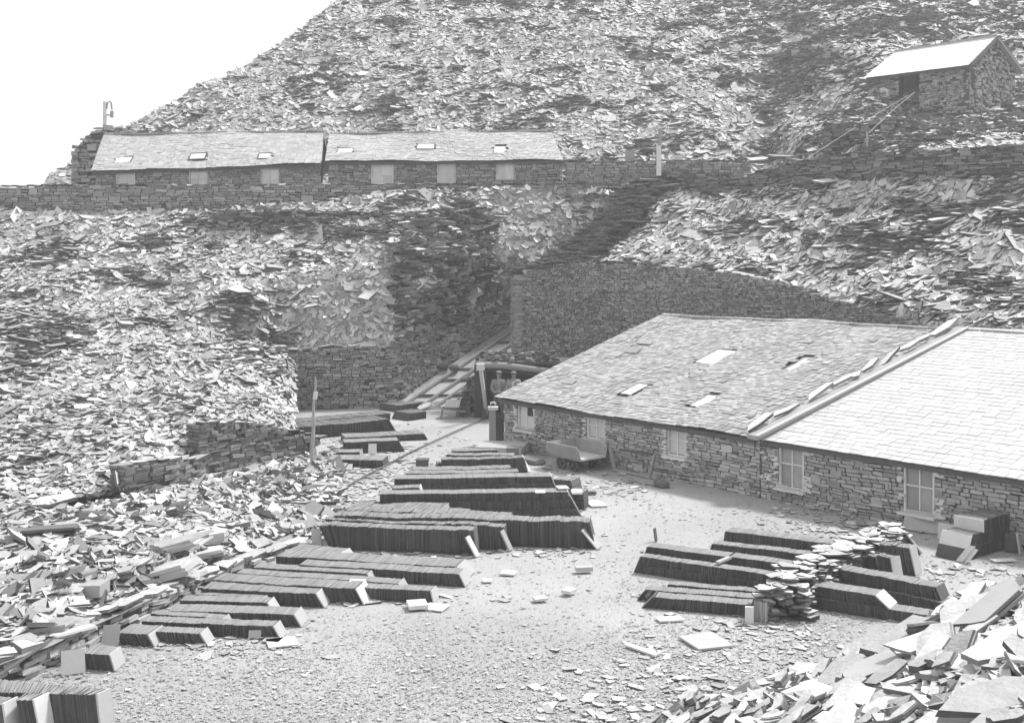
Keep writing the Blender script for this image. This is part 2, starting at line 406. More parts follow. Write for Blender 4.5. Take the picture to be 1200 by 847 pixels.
tag(joined('slate_waste_right', SLABS, ['slab_face','slab_edge'], c, A, None, 6), kind='stuff', cat='slate waste', label='long broken slate slabs sliding down the tip above the curved retaining wall')

# ---- waste bank at left between the track and the tip
def gz_(px, py, z): return (px, py, (CZ-z)*F/(py-HY))
rowB = [
 [gz_(-250,655,.5),gz_(0,612,.4),gz_(145,586,.12),gz_(240,562,.03),gz_(320,545,.02),gz_(400,522,.0)],
 [gz_(-250,700,.9),gz_(0,636,.75),gz_(70,622,.8),gz_(160,612,.62),gz_(250,590,.42),gz_(330,575,.2),gz_(400,560,.0)],
 [gz_(-250,790,.8),gz_(0,700,.6),gz_(60,690,.68),gz_(130,678,.62),gz_(190,655,.6),gz_(280,620,.35),gz_(340,602,.1),gz_(400,596,-.02)],
 [gz_(-250,860,.5),gz_(0,742,.42),gz_(60,728,.42),gz_(150,692,.36),gz_(200,673,.3),gz_(280,645,.16),gz_(330,625,.06),gz_(400,606,-.02)],
 [gz_(-250,935,.42),gz_(-120,850,.42),gz_(0,778,.42),gz_(60,757,.4),gz_(95,740,.38),gz_(177,702,.3),gz_(228,683,.2),gz_(304,652,.11),gz_(345,637,.04),gz_(400,612,-.02)]]
EDGE = lambda px: np.interp(px, [-250,-120,0,60,95,177,228,304,345,365,400], [935,850,778,757,740,702,683,652,637,900,900])
gB = loft(rowB, -250, 400, 110, 60, .16, .9, 55, .1); tag(gridmesh('waste_bank', gB, 'tip_ground'), kind='structure')
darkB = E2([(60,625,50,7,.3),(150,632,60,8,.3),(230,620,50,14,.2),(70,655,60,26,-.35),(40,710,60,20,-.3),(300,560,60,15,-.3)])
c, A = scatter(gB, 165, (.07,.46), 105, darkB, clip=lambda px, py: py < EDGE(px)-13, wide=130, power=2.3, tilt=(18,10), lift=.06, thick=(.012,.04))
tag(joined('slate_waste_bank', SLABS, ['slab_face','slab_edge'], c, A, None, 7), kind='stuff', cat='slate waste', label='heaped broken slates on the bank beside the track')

# ---- near rubble heap at lower right
rowE = [
 [gz_(740,850,.02),gz_(850,822,.05),gz_(930,800,.12),gz_(1000,775,.25),gz_(1050,752,.5),gz_(1080,735,.8),gz_(1110,718,1.1),gz_(1150,700,1.4),gz_(1200,684,1.65),gz_(1500,600,2.6)],
 [gz_(740,880,.2),gz_(850,850,.35),gz_(950,830,.6),gz_(1050,790,1.0),gz_(1110,760,1.4),gz_(1200,725,1.9),gz_(1500,660,2.6)],
 [gz_(740,930,.4),gz_(850,900,.7),gz_(950,875,1.0),gz_(1050,835,1.4),gz_(1110,810,1.7),gz_(1200,780,2.1),gz_(1500,740,2.7)],
 [gz_(740,1050,.6),gz_(950,1000,1.3),gz_(1110,950,1.9),gz_(1200,930,2.2),gz_(1500,900,2.6)]]
gE = loft(rowE, 740, 1480, 80, 50, .16, 1.0, 66); tag(gridmesh('rubble_bank', gE, 'tip_ground'), kind='structure')

# ================================================================ DRY STONE WALLS
class Path:
    def __init__(s, pts):                    # pts: X, Y, zbot, ztop
        s.p = np.array(pts, float); d = np.linalg.norm(np.diff(s.p[:,:2], axis=0), axis=1); s.s = np.concatenate([[0], np.cumsum(d)]); s.L = s.s[-1]
    def at(s, t): return np.array([np.interp(t, s.s, s.p[:,k]) for k in range(4)])
    def nrm(s, t):
        a = s.at(max(t-.3, 0)); b = s.at(min(t+.3, s.L)); d = unit(b[:2]-a[:2]); n = np.array([d[1], -d[0], 0])
        c = s.at(t); 
        if n[0]*(-c[0])+n[1]*(-c[1]) < 0: n = -n
        return np.array([d[0], d[1], 0]), n
def face_stones(path, ch=(.06,.13), ln=(.16,.5), depth=.22, proud=.035, holes=(), wob=.03, seed=0, batter=0., tilt=2.5, gap=.012, rag=.05):
    r = random.Random(seed); I = Inst(); zmin = path.p[:,2].min(); zmax = path.p[:,3].max(); z = zmin
    while z < zmax:
        h = r.uniform(*ch); s = -r.uniform(0, ln[0]); ph = seed+z*.7
        while s < path.L:
            l = r.uniform(*ln)*(1 if r.random() > .15 else .5); hh = h*(r.choice([1,1,1,1.0,.97,.5,2.0]) if r.random() < .35 else 1)
            a, b = max(s, 0), min(s+l, path.L); s += l; hh += gap*.3
            segs = [(a, b)]
            zc = z+h/2
            for (h0, h1, z0, z1) in holes:
                if z0-.01 < zc < z1+.01:
                    ns = []
                    for (q0, q1) in segs:
                        if q1 <= h0 or q0 >= h1: ns.append((q0, q1)); continue
                        if q0 < h0: ns.append((q0, h0))
                        if q1 > h1: ns.append((h1, q1))
                    segs = ns
            for (q0, q1) in segs:
                if q1-q0 < .05: continue
                m = (q0+q1)/2; at = path.at(m); zz = zc+wob*math.sin(m*1.7+ph)
                if zz > at[3]+r.uniform(-rag, rag)*.8 or zz < at[2]-h: continue
                d, n = path.nrm(m); pr = r.uniform(-proud, proud)
                c = np.array([at[0], at[1], zz])+n*(pr-depth/2-(zz-at[2])*batter)
                ti = math.tan(R(r.gauss(0, tilt))); ya = R(r.gauss(0, 3))
                dd = unit(d+np.array([0,0,ti])+n*ya); up = unit(np.array([0,0,1.])-d*ti)
                I.add(c, dd*((q1-q0)/2-gap*.5), -np.cross(up, dd)*0+n*(-depth/2), up*(hh/2-gap*.4))
        z += h
    return I
def backing(path, name, parent, thick=.5, rec=.07, holes=(), drop=.05, mname='joint', batter=0., inset=0.):
    mb = MB(); N = max(2, int(path.L/.35)); ss = sorted(set([path.L*i/N for i in range(N+1)]+[h for q in holes for h in q[:2]]))
    def seg(a, b, zf0, zf1):
        A0, B0 = path.at(a), path.at(b); (d0, n0), (d1, n1) = path.nrm(a), path.nrm(b); vs = []
        for At, n, zr in ((A0, n0, zf0), (B0, n1, zf1)):
            for off in (rec, rec+thick):
                for zz in zr:
                    vs.append(np.array([At[0], At[1], zz])-n*(off+(zz-At[2])*batter))
        mb.add(vs, [(0,1,5,4),(2,6,7,3),(1,3,7,5),(0,4,6,2),(0,2,3,1),(4,5,7,6)])
    for a, b in zip(ss[:-1], ss[1:]):
        if inset: a, b = max(a, inset), min(b, path.L-inset)
        if b-a < 1e-4: continue
        m = (a+b)/2; A0, B0 = path.at(a), path.at(b); hs = [h for h in holes if h[0] < m < h[1]]
        t0, t1 = A0[3]-drop, B0[3]-drop
        if not hs: seg(a, b, (A0[2]-.3, t0), (B0[2]-.3, t1))
        else:
            h = hs[0]; seg(a, b, (A0[2]-.3, h[2]), (B0[2]-.3, h[2]))
            if h[3] < t0-.02: seg(a, b, (h[3], t0), (h[3], t1))
    return mb.build(name, mname, parent)
def coping(path, size=(.3,.6), seed=0, z=.02, over=.1, mats=('slab_face','slab_edge'), thick=(.03,.07), keep=1.):
    r = random.Random(seed); I = Inst(); s = 0
    while s < path.L:
        l = r.uniform(*size); m = min(s+l/2, path.L); at = path.at(m); d, n = path.nrm(m); s += l*.8
        if r.random() > keep: continue
        a = R(r.gauss(0, 14)); dd = d*math.cos(a)+n*math.sin(a); nn = unit(np.array([r.gauss(0,.08), r.gauss(0,.08), 1])); dd = unit(dd-nn*np.dot(dd, nn)); b = np.cross(nn, dd)
        I.add(np.array([at[0], at[1], at[3]+z+r.uniform(0,.03)])-n*(.25-over), dd*l*.62, b*r.uniform(.16,.26), nn*r.uniform(*thick)/1.6)
    return I
def wall_thing(name, label, pts, cat='wall', mname='wall_stone', cop=True, seed=0, thick=.5, cap=300, minpx=9, copkeep=1., copmats=('slab_face','slab_edge'), **kw):
    pa = Path(pts); o = backing(pa, name, None, thick=thick, batter=kw.get('batter', 0.), inset=.14); tag(o, label, cat)
    FS = face_stones(pa, seed=seed, **kw); r = random.Random(seed+50); ch = kw.get('ch', (.06,.13))
    for e in (0, 1):                         # quoins closing each end of the wall
        at = pa.at(pa.L*e); d, n = pa.nrm(pa.L*e); out = d*(1 if e else -1); z = at[2]
        while z < at[3]-.03:
            h = r.uniform(*ch); 
            for (q0, q1) in ((0, .52), (.48, 1.05)):
                m = (q0+q1)/2*thick; dep = (q1-q0)*thick/2
                FS.add(np.array([at[0], at[1], z+h/2])-n*(m-.01+(z-at[2])*kw.get('batter', 0.))-out*(.13+r.uniform(-.03,.03)), out*.16, -n*dep, np.array([0,0,h/2-.006]))
            z += h
    pieces('stone', STONES, 'stone', [mname], FS, o, cap=cap, minpx=minpx, stuffname='small_stones', seed=seed)
    if cop: pieces('coping_slab', SLABS, 'slab', list(copmats), coping(pa, seed=seed+1, keep=copkeep), o, cap=60, stuffname='small_coping_slabs', seed=seed)
    return pa
def W(px, Y, ytop, ybot=None, zbot=None):
    p = P(px, ytop, Y); zb = zbot if zbot is not None else CZ-(ybot-HY)/F*Y
    return (p[0], Y, zb, p[2])

# long terrace wall under the upper sheds
wall_thing('terrace_wall', 'long level dry stone wall edging the terrace in front of the upper sheds',
  [W(-250,52.9,219,258),W(0,52.9,219,258),W(110,52.9,218,256),W(250,52.9,218,254),W(380,52.9,217,246),W(470,53,217,236),W(560,53,217,230),W(680,53.2,217,229),W(735,53.6,217,235)], seed=1, ch=(.07,.15), ln=(.2,.6), copkeep=1.)
wall_thing('boundary_wall', 'plain dry stone wall with pale coping running right from the terrace sheds',
  [W(664,54.6,190,222),W(700,54.6,191,222),W(785,54.6,189,225),W(880,54.6,190,230)], seed=2, ch=(.07,.14), ln=(.2,.5), copmats=('pale_slate','slab_edge'))
wall_thing('retaining_wall', 'tall curved dry stone retaining wall behind the lower shed',
  [W(604,46.9,323,zbot=-.1),W(618,47.05,316,zbot=-.1),W(640,47.3,311,zbot=-.1),W(670,47.35,309,zbot=-.1),W(700,47.2,308.5,zbot=-.1),W(730,46.85,309.5,zbot=-.1),W(760,46.3,311,zbot=-.1),W(790,45.6,312.5,zbot=-.1),W(820,44.75,315.5,zbot=0),W(860,43.6,321,zbot=.1),W(900,42.4,329,zbot=.2),W(930,41.4,336,zbot=.3),W(960,40.4,346,zbot=.5),W(1050,37.5,373,zbot=1.5),W(1100,36.0,385,zbot=2),W(1200,34.2,391,zbot=2),W(1400,30.5,396,zbot=2)],
  seed=3, ch=(.05,.095), ln=(.10,.26), proud=.022, depth=.3, cop=False, wob=.05, cap=300)
wall_thing('parapet_wall', 'rough dry stone parapet with bright jagged coping along the crest of the right tip',
  [W(742,53.2,214,262),W(790,53.0,200,250),W(870,50.6,208,232),W(930,48.8,192,216),W(1000,46.8,181,210),W(1100,44.4,178,204),W(1200,42.4,171,198),W(1450,38,160,190)],
  seed=4, ch=(.06,.12), ln=(.2,.6), proud=.08, mname='dark_stone', copmats=('near_slab_face','slab_edge'))
wall_thing('quay_wall', 'coursed dry stone wall between the left tip and the foot of the incline',
  [W(322,46.3,412,zbot=-.2),W(400,46.6,406,zbot=-.2),W(460,46.9,409,zbot=-.2),W(474,47.3,393,zbot=-.2),W(520,49.2,386,zbot=.2),W(560,50.7,372,zbot=.8),W(604,52.4,352,zbot=2.0)],
  seed=5, ch=(.06,.13), ln=(.15,.42), proud=.06, copkeep=.4)
wall_thing('low_wall_end', 'short dark dry stone wall in the waste nearest the lower left tip',
  [(*G(146,585)[:2],0,.80),(*G(205,572)[:2],0,.72),(*G(241,558)[:2],0,.45)], seed=6, ch=(.07,.12), ln=(.25,.6), mname='dark_stone', proud=.05)
wall_thing('stub_wall', 'higher stub of dark dry stone wall left of the crooked pole',
  [(*G(234,557)[:2],0,1.36),(*G(270,550)[:2],0,1.28),(*G(315,540)[:2],0,.98),(*G(375,528)[:2],0,.38)], seed=7, ch=(.07,.12), ln=(.2,.5), mname='dark_stone', proud=.06)
wall_thing('track_edging', 'stacked slate edging wall holding up the track bank beside the left rows',
  [(*G(-120,872)[:2],-.05,.42),(*G(22,800)[:2],-.05,.42),(*G(66,782)[:2],-.05,.40),(*G(139,740)[:2],-.05,.36),(*G(203,711)[:2],-.05,.30),(*G(234,693)[:2],-.05,.22),(*G(317,657)[:2],-.05,.13),(*G(362,640)[:2],-.05,.08)],
  seed=8, ch=(.045,.09), ln=(.2,.5), proud=.07, depth=.35, mname='shed_stone', tilt=5, copmats=('near_slab_face','near_slab_edge'))
wall_thing('old_crude_wall', 'crude dark walling half buried high on the left tip under the terrace',
  [W(255,51.0,249,272),W(330,51.0,246,274),W(420,51.2,250,274),W(500,51.4,246,272)], seed=9, ch=(.08,.16), ln=(.2,.6), mname='dark_stone', proud=.15, tilt=7, rag=.3, wob=.12, copkeep=.5)
wall_thing('slope_wall_upper', 'rough coursed walling on the hillside left of the white roofed hut',
  [W(872,69.5,62,170),W(930,68,50,170),W(990,64,82,165)], seed=10, ch=(.1,.22), ln=(.25,.7), proud=.15, tilt=6, rag=.3, wob=.1, copkeep=.5, batter=.35)
wall_thing('slope_wall_lower', 'low rough wall below the white roofed hut',
  [W(965,53,152,190),W(1020,52.5,143,190),W(1088,51.5,150,190),W(1092,51.5,165,190)], seed=11, ch=(.08,.16), ln=(.2,.6), proud=.1, tilt=4, rag=.15, mname='dark_stone')
# sloping wall face at the right side of the incline cutting: a ragged face of level slabs
gW = loft([[(600,322,47.9),(640,302,48.6),(662,287,49.4),(702,256,50.8),(724,228,52.3),(745,212,52.9)],
           [(600,316,47.2),(640,310,47.4),(700,300,48.2),(735,268,50.2),(765,235,52.0),(790,207,53.2)]], 600, 790, 60, 24, .12, .8, 77)
tag(gridmesh('cutting_side', gW, 'tip_ground'), kind='structure')
c, A = scatter(gW, 120, (.2,.6), 106, lambda px, py: 1.0+0*px, tilt=(5,5), aspect=(1.5,3))
tag(joined('cutting_side_slabs', SLABS, ['slab_edge','slab_edge'], c, A, None, 8), kind='stuff', cat='slate waste', label='level laid dark slabs forming the ragged side of the incline cutting')
# dark buttress of level slabs on the left tip
gU = loft([[(470,250,51.3),(520,246,51.2),(575,250,51.6)],[(462,300,48.6),(515,300,48.3),(585,300,50.6)],[(440,385,47.7),(490,380,47.5),(575,352,51)]], 462, 575, 36, 40, .25, .9, 78)
c, A = scatter(gU, 85, (.16,.55), 107, lambda px, py: .25+0*px, tilt=(8,8), aspect=(1.4,3), thick=(.04,.09))
tag(joined('buttress_slabs', SLABS, ['slab_face','slab_edge'], c, A, None, 9), kind='stuff', cat='slate waste', label='dark jumbled spur of slabs running down the middle of the left tip')

# terrace floor
gT = np.array([[(x, y, 8.62) for x in np.linspace(-45, 30, 40)] for y in (53.35, 56, 59, 62.5)]); gT[0,:,2] = 8.6
m_ = gT[...,0] > 8; gT[...,2] = np.where(m_, 8.9, gT[...,2])
tag(gridmesh('terrace', gT[:, :30], 'tip_ground'), kind='structure')

# ================================================================ SHEDS
def roof_slates(E0, E1, R0, R1, row, wid, th=.016, seed=0, cuts=(), jz=.006, tilt=1.2, rowjit=.0):
    """courses of slates over the quad eave E0-E1, ridge R0-R1; cuts = (u0,u1,v0,v1) left open for skylights"""
    r = random.Random(seed); I = Inst(); E0, E1, R0, R1 = map(lambda q: np.array(q, float), (E0, E1, R0, R1))
    n = unit(np.cross(E1-E0, R0-E0)); n = n if n[2] > 0 else -n
    SL = np.linalg.norm(R0-E0); rows = int(SL/row); 
    for j in range(rows+1):
        v = j/rows; a = E0+(R0-E0)*v; b = E1+(R1-E1)*v; L = np.linalg.norm(b-a); d = (b-a)/L; up = unit((R0-E0)/SL - d*np.dot((R0-E0)/SL, d))
        s = -(wid*.5 if j % 2 else 0)+r.uniform(-.02,.02)
        while s < L-.02:
            w = wid*r.uniform(.82,1.18); q0, q1 = max(s,0), min(s+w, L); s += w
            if q1-q0 < .05: continue
            m = (q0+q1)/2; u = m/L
            if any(c[0] < u < c[1] and c[2] < v < c[3] for c in cuts): continue
            ti = R(r.gauss(0, tilt)); dd = unit(d+up*math.tan(ti)); ee = unit(up-d*math.tan(ti)+n*(-.035+r.gauss(0,.006)))
            sag = .05*math.sin(u*9+v*3)+.03*math.sin(u*23+1) if jz > .005 else 0
            c = a+d*m+up*(row*.18+r.gauss(0,.008+rowjit))+n*(.035+sag*.6+abs(r.gauss(0, jz)))
            I.add(c, dd*((q1-q0)/2-.003), ee*row*.68, np.cross(dd, ee)*th/2*r.uniform(.8,1.5))
    return I, n
def add_roof(parent, E0, E1, R0, R1, row, wid, mname, seed, cap=300, minpx=9, cuts=(), deckdrop=.03, **kw):
    I, n = roof_slates(E0, E1, R0, R1, row, wid, seed=seed, cuts=cuts, **kw)
    mb = MB(); pts = [np.array(q, float) for q in (E0, E1, R1, R0)]; up = unit(pts[3]-pts[0])
    k = 24; vs = []
    for i in range(k+1):
        for (a, b) in ((pts[0], pts[1]), (pts[3], pts[2])):
            for dz in (.0, .12):
                vs.append(a+(b-a)*i/k+n*(-deckdrop-.03-dz)+up*(.03 if a is pts[0] else 0))
    fs = []
    for i in range(k):
        o = i*4; fs += [(o,o+2,o+6,o+4),(o+1,o+5,o+7,o+3),(o,o+4,o+5,o+1),(o+2,o+3,o+7,o+6)]
    fs += [(0,1,3,2),(k*4,k*4+2,k*4+3,k*4+1)]
    mb.add(vs, fs); rf = mb.build('roof', 'roof_deck', parent)
    pieces('slate', TILES, 'slate', [mname], I, rf, cap=cap, minpx=minpx, stuffname='small_slates', seed=seed)
    return rf, n
def skylight(parent, c, d, up, n, w, l, framed=True, gl='skylight_glass'):
    c = np.array(c)+n*.03; mb = MB()
    if framed:
        for s in (-1,1):
            mb.bar(c+d*s*w/2-up*l/2, c+d*s*w/2+up*l/2, .05, .05, up=n); mb.bar(c-d*(w/2+.025)+up*s*l/2+n*.003, c+d*(w/2+.025)+up*s*l/2+n*.003, .05, .05, up=n)
    else:
        mb.bar(c-d*w/2+up*(l/2+.01), c+d*w/2+up*(l/2+.01), .03, .05, up=n); mb.bar(c-d*(w/2+.01)-up*l/2, c-d*(w/2+.01)+up*l/2, .03, .07, up=n); mb.bar(c-d*w/2-up*l/2, c-d*w/2+up*l/2, .03, .05, up=n)
    f = mb.build('skylight', 'wood_dark' if framed else 'old_roof_slate', parent)
    g = MB(); g.box(c-n*.004, d*(w/2-.02), up*(l/2-.02), n*.012); g.build('pane', gl, f)
def sash_window(parent, path, s0, s1, z0, z1, cols=2, rows=2, glass='grimy_glass', sill=True, jamb='mortar', frame='painted_sash', dark=()):
    m = (s0+s1)/2; d, n = path.nrm(m); a = path.at(s0)[:2]; b = path.at(s1)[:2]; q = lambda s, z, o: np.array([*path.at(s)[:2], z])-n*o
    fr = MB(); t = .045; off = .07
    for s in (s0+t/2, s1-t/2): fr.bar(q(s, z0+t, off), q(s, z1-t, off), t, .07, up=n)
    for z in (z0+t/2, z1-t/2): fr.bar(q(s0, z, off), q(s1, z, off), t, .07, up=n)
    for k in range(1, cols): s = s0+(s1-s0)*k/cols; fr.bar(q(s, z0+t, off+.012), q(s, z1-t, off+.012), .028, .035, up=n)
    for k in range(1, rows):
        z = z0+(z1-z0)*k/rows; sw = (s1-s0-2*t)
        fr.bar(q(s0+t, z, off+.010), q(s1-t, z, off+.010), .034, .045, up=n)
    f = fr.build('window', frame, parent)
    for i in range(cols):
        for j in range(rows):
            pm = MB(); sa = s0+t+(s1-s0-2*t)*(i+.5)/cols; za = z0+t+(z1-z0-2*t)*(j+.5)/rows
            pm.box(q(sa, za, off+.03), d*((s1-s0-2*t)/cols/2-.012), n*.004, np.array([0,0,(z1-z0-2*t)/rows/2-.012]))
            pm.build('pane', 'joint' if (i, j) in dark else glass, f)
    if sill:
        sm = MB(); sm.box(q(m, z0-.035, -.02), d*((s1-s0)/2+.08), n*.10, np.array([0,0,.028])); sm.build('sill', 'mortar', f)
    return f

# ---------------- lower sheds
A0 = G(590,523); B0 = G(1200,645); dW = unit(B0-A0); dW[2] = 0; dW = unit(dW); nW = np.array([-dW[1], dW[0], 0]); nW = nW if nW[1] > 0 else -nW   # away from the yard
A0[2] = 0
def tpx(px):                                 # distance along the wall face at a photo column
    k = (px-600)/F; return (k*A0[1]-A0[0])/(dW[0]-k*dW[1])
def zpx(px, py): t = tpx(px); Y = A0[1]+dW[1]*t; return CZ-(py-HY)/F*Y
tj = tpx(890); tEnd = 21.0
def sub(t0, t1, ztop): return Path([(A0[0]+dW[0]*t, A0[1]+dW[1]*t, -.05, ztop) for t in np.linspace(t0, t1, 12)])
def hole(px0, px1, y0, y1, off): 
    pm = (px0+px1)/2; return (tpx(px0)-off, tpx(px1)-off, zpx(pm, y1), zpx(pm, y0))
shed1 = empty('slate_shed', tuple(A0+dW*5+nW*3.5)); tag(shed1, 'long low stone shed with worn grey slate roof and three windows behind the wagon', 'shed')
shed2 = empty('slate_shed', tuple(A0+dW*15+nW*3.5)); tag(shed2, 'low stone shed with a smooth near white slate roof at the right edge', 'shed')
p1 = sub(0, tj, 1.50); p2 = sub(tj+.02, tEnd, 1.49)
h1 = [hole(606,625,472,504,0), hole(687,708,482,515,0), hole(781,803,496,535,0)]
h2 = [hole(912,941,516,573,tj+.02), hole(1058,1094,539,602,tj+.02)]
for sh, pa, hs, sd in ((shed1, p1, h1, 31), (shed2, p2, h2, 32)):
    w = backing(pa, 'wall', sh, thick=.35, rec=.06, holes=hs, drop=.0)
    pieces('stone', STONES, 'stone', ['shed_stone'], face_stones(pa, ch=(.045,.10), ln=(.12,.42), depth=.2, proud=.02, holes=hs, seed=sd, wob=.03, tilt=2.2, gap=.014), w, cap=300, minpx=9, stuffname='small_stones', seed=sd)
sash_window(shed1, p1, *h1[0], glass='pale_glass', dark=((1,1),)); sash_window(shed1, p1, *h1[1], glass='pale_glass'); sash_window(shed1, p1, *h1[2], glass='pale_glass')
sash_window(shed2, p2, *h2[0]); sash_window(shed2, p2, *h2[1], sill=True)
def mortar_blobs(parent, path, spots, seed):  # limewash daubed round openings and under the eaves
    r = random.Random(seed); I = Inst()
    for (s0, s1, z0, z1, k) in spots:
        for _ in range(k):
            s = r.uniform(s0, s1); z = r.uniform(z0, z1); at = path.at(s); d, n = path.nrm(s)
            I.add(np.array([at[0], at[1], z])+n*.006, d*r.uniform(.02,.07), n*-.03, np.array([0,0,r.uniform(.012,.035)]))
    if I.c: 
        o = joined('mortar', STONES, ['mortar'], *I.arr(), parent, seed); o['kind'] = 'stuff'
sp = []
for h in h1: sp += [(h[0]-.12, h[0]-.02, h[2]-.1, h[3], 26), (h[1]+.01, h[1]+.1, h[2]-.1, h[3], 14), (h[0]-.1, h[1]+.1, h[2]-.22, h[2]-.05, 18)]
mortar_blobs(shed1, p1, sp, 41)
sp = [(.05,.5,.3,1.45,30),(.3,9,1.36,1.47,130)]
for h in h2: sp += [(h[0]-.1, h[0]-.02, h[2], h[3], 10), (h[1]+.02, h[1]+.3, h[3]-.3, h[3], 30), (h[1]+.02, h[1]+.25, h[2], h[2]+.4, 22)]
mortar_blobs(shed2, p2, sp, 42)
# other three sides of the pair of sheds (plain walls)
EZ, RZ, WD = 1.53, 3.72, 7.3
def shell(sh, t0, t1):
    mb = MB()
    for t in (t0+.2, t1-.2):
        a = A0+dW*t
        vs = [a+nW*.42, a+nW*7.6, a+nW*7.6+[0,0,3.6], a+nW*7.3+[0,0,3.55], a+nW*.42+[0,0,1.42]]
        vs2 = [v+dW*.3*(1 if t < 5 else -1) for v in vs]
        mb.add(vs+vs2, [(0,1,2,3,4),(5,9,8,7,6),(0,5,6,1),(1,6,7,2),(2,7,8,3),(3,8,9,4),(4,9,5,0)])
    mb.build('gable', 'wall_stone', sh)
    b = MB(); m0 = A0+dW*(t0+t1)/2+nW*7.8; b.box(m0+[0,0,1.75], dW*(t1-t0)/2, nW*.18, np.array([0,0,1.75])); b.build('back_wall', 'wall_stone', sh)
shell(shed1, 0, tj); shell(shed2, tj, tEnd)
def rp(t, w, z): return A0+dW*t+nW*w+np.array([0,0,z])
E0_, E1_, R0_, R1_ = rp(-.15,-.16,EZ-.03), rp(tj-.1,-.16,EZ-.03), rp(-.15,WD,RZ), rp(tj+1.0,WD,RZ+.13)
def uv_on(E0, E1, R0, R1, px, py):
    E0, E1, R0, R1 = map(np.array, (E0, E1, R0, R1)); n = unit(np.cross(E1-E0, R0-E0)); n = n if n[2] > 0 else -n
    h = hit(px, py, E0, n); d = unit(E1-E0); g = R0-E0; perp = g-d*np.dot(g, d); v = np.dot(h-E0, perp)/np.dot(perp, perp)
    a = E0+(R0-E0)*v; b = E1+(R1-E1)*v; return h, np.dot(h-a, d)/np.linalg.norm(b-a), v, d, unit(perp), n
sky1 = [(840,419,.75,1.15,False),(744,457,.40,.8,False),(826,471,.40,.8,False),(938,428,.34,1.1,False)]
cuts = []; pl = []
for (px, py, w, l, fr) in sky1:
    h, u, v, d, up, n = uv_on(E0_, E1_, R0_, R1_, px, py); L = 10.4; SL = 7.7
    cuts.append((u-w/2/L-.005, u+w/2/L+.005, v-l/2/SL-.02, v+l/2/SL+.005)); pl.append((h, d, up, n, w, l, fr))
rf1, n1 = add_roof(shed1, E0_, E1_, R0_, R1_, .155, .21, 'old_roof_slate', 51, cuts=cuts, jz=.008, tilt=1.8, cap=300, minpx=8)
for (h, d, up, n, w, l, fr) in pl: skylight(shed1, h, d, up, n, w, l, fr)
# loosened slates standing proud of the old roof
for (px, py, w, l) in ((738,413,.9,.35),(722,418,.5,.3),(668,450,.5,.3),(757,404,.6,.25)):
    h, u, v, d, up, n = uv_on(E0_, E1_, R0_, R1_, px, py); mb = MB()
    mb.box(h+n*.10, d*w/2, unit(up+n*.18)*l/2, unit(n-up*.18)*.012); mb.build('loose_slate', 'old_roof_slate', shed1)
E2_, E3_, R2_, R3_ = rp(tj+.12,-.16,EZ-.04), rp(tEnd,-.16,EZ-.04), rp(tj+1.25,WD,RZ+.14), rp(tEnd,WD,RZ+.14)
rf2, n2 = add_roof(shed2, E2_, E3_, R2_, R3_, .205, .30, 'new_roof_slate', 52, jz=.0015, tilt=.35, cap=300, minpx=8)
# ridge stones where the roofs meet the retaining wall
for sh, a, b, sd in ((shed1, R0_, R1_, 61), (shed2, R2_, R3_, 62)):
    I = Inst(); r = random.Random(sd); L = np.linalg.norm(b-a); s = 0
    while s < L:
        l = r.uniform(.3,.6); I.add(a+(b-a)*min(s+l/2, L)/L+[0,0,.03], dW*l/2, nW*.12, np.array([0,0,.04])); s += l
    pieces('ridge_stone', STONES, 'stone', ['old_roof_slate'], I, sh, cap=80, seed=sd, stuffname='small_ridge_stones')
# stepped coping and flashing between the two roofs
cop = empty('roof_coping', tuple((E1_+R1_)/2)); cop.parent = shed1; cop.matrix_parent_inverse = WM(shed1).inverted()
a, b = E1_+np.array([0,0,.06])+dW*.05-nW*.25, R1_+np.array([0,0,.06])+dW*.1; L = np.linalg.norm(b-a); d = (b-a)/L; nn = n1; sidev = np.cross(d, nn)
if np.dot(sidev, dW) < 0: sidev = -sidev
fl = MB(); fl.box((a+b)/2+nn*.0+sidev*.16, d*L/2, sidev*.17, nn*.06); fl.build('flashing', 'sawn_slate', cop)
strip = MB(); strip.box((a+b)/2+nn*.07+sidev*.36, d*L/2, sidev*.03, nn*.02); strip.build('flashing_edge', 'pale_slate', cop)
r = random.Random(5); s = .0; k = 0
while s < L-.2:
    l = r.uniform(.55,1.15); c = a+d*(s+l/2)+nn*(.13+r.uniform(0,.05))-sidev*.03
    t = R(r.gauss(7,4)); dd = unit(d*math.cos(t)+nn*math.sin(t)); n3 = unit(nn*math.cos(t)-d*math.sin(t)); o = bpy.data.objects.new('coping_slab', variant_mesh(SLABS, 'slab', k % 10, ('pale_slate','near_slab_edge')))
    COL.objects.link(o); o.parent = cop; o.matrix_parent_inverse = WM(cop).inverted(); sc_ = r.uniform(.11,.17)
    A = np.stack([dd*l*.55, np.cross(n3, dd)*sc_, n3*.035], 1); o.matrix_basis = Matrix([[*A[i], c[i]] for i in range(3)]+[[0,0,0,1]]); s += l*.97; k += 1

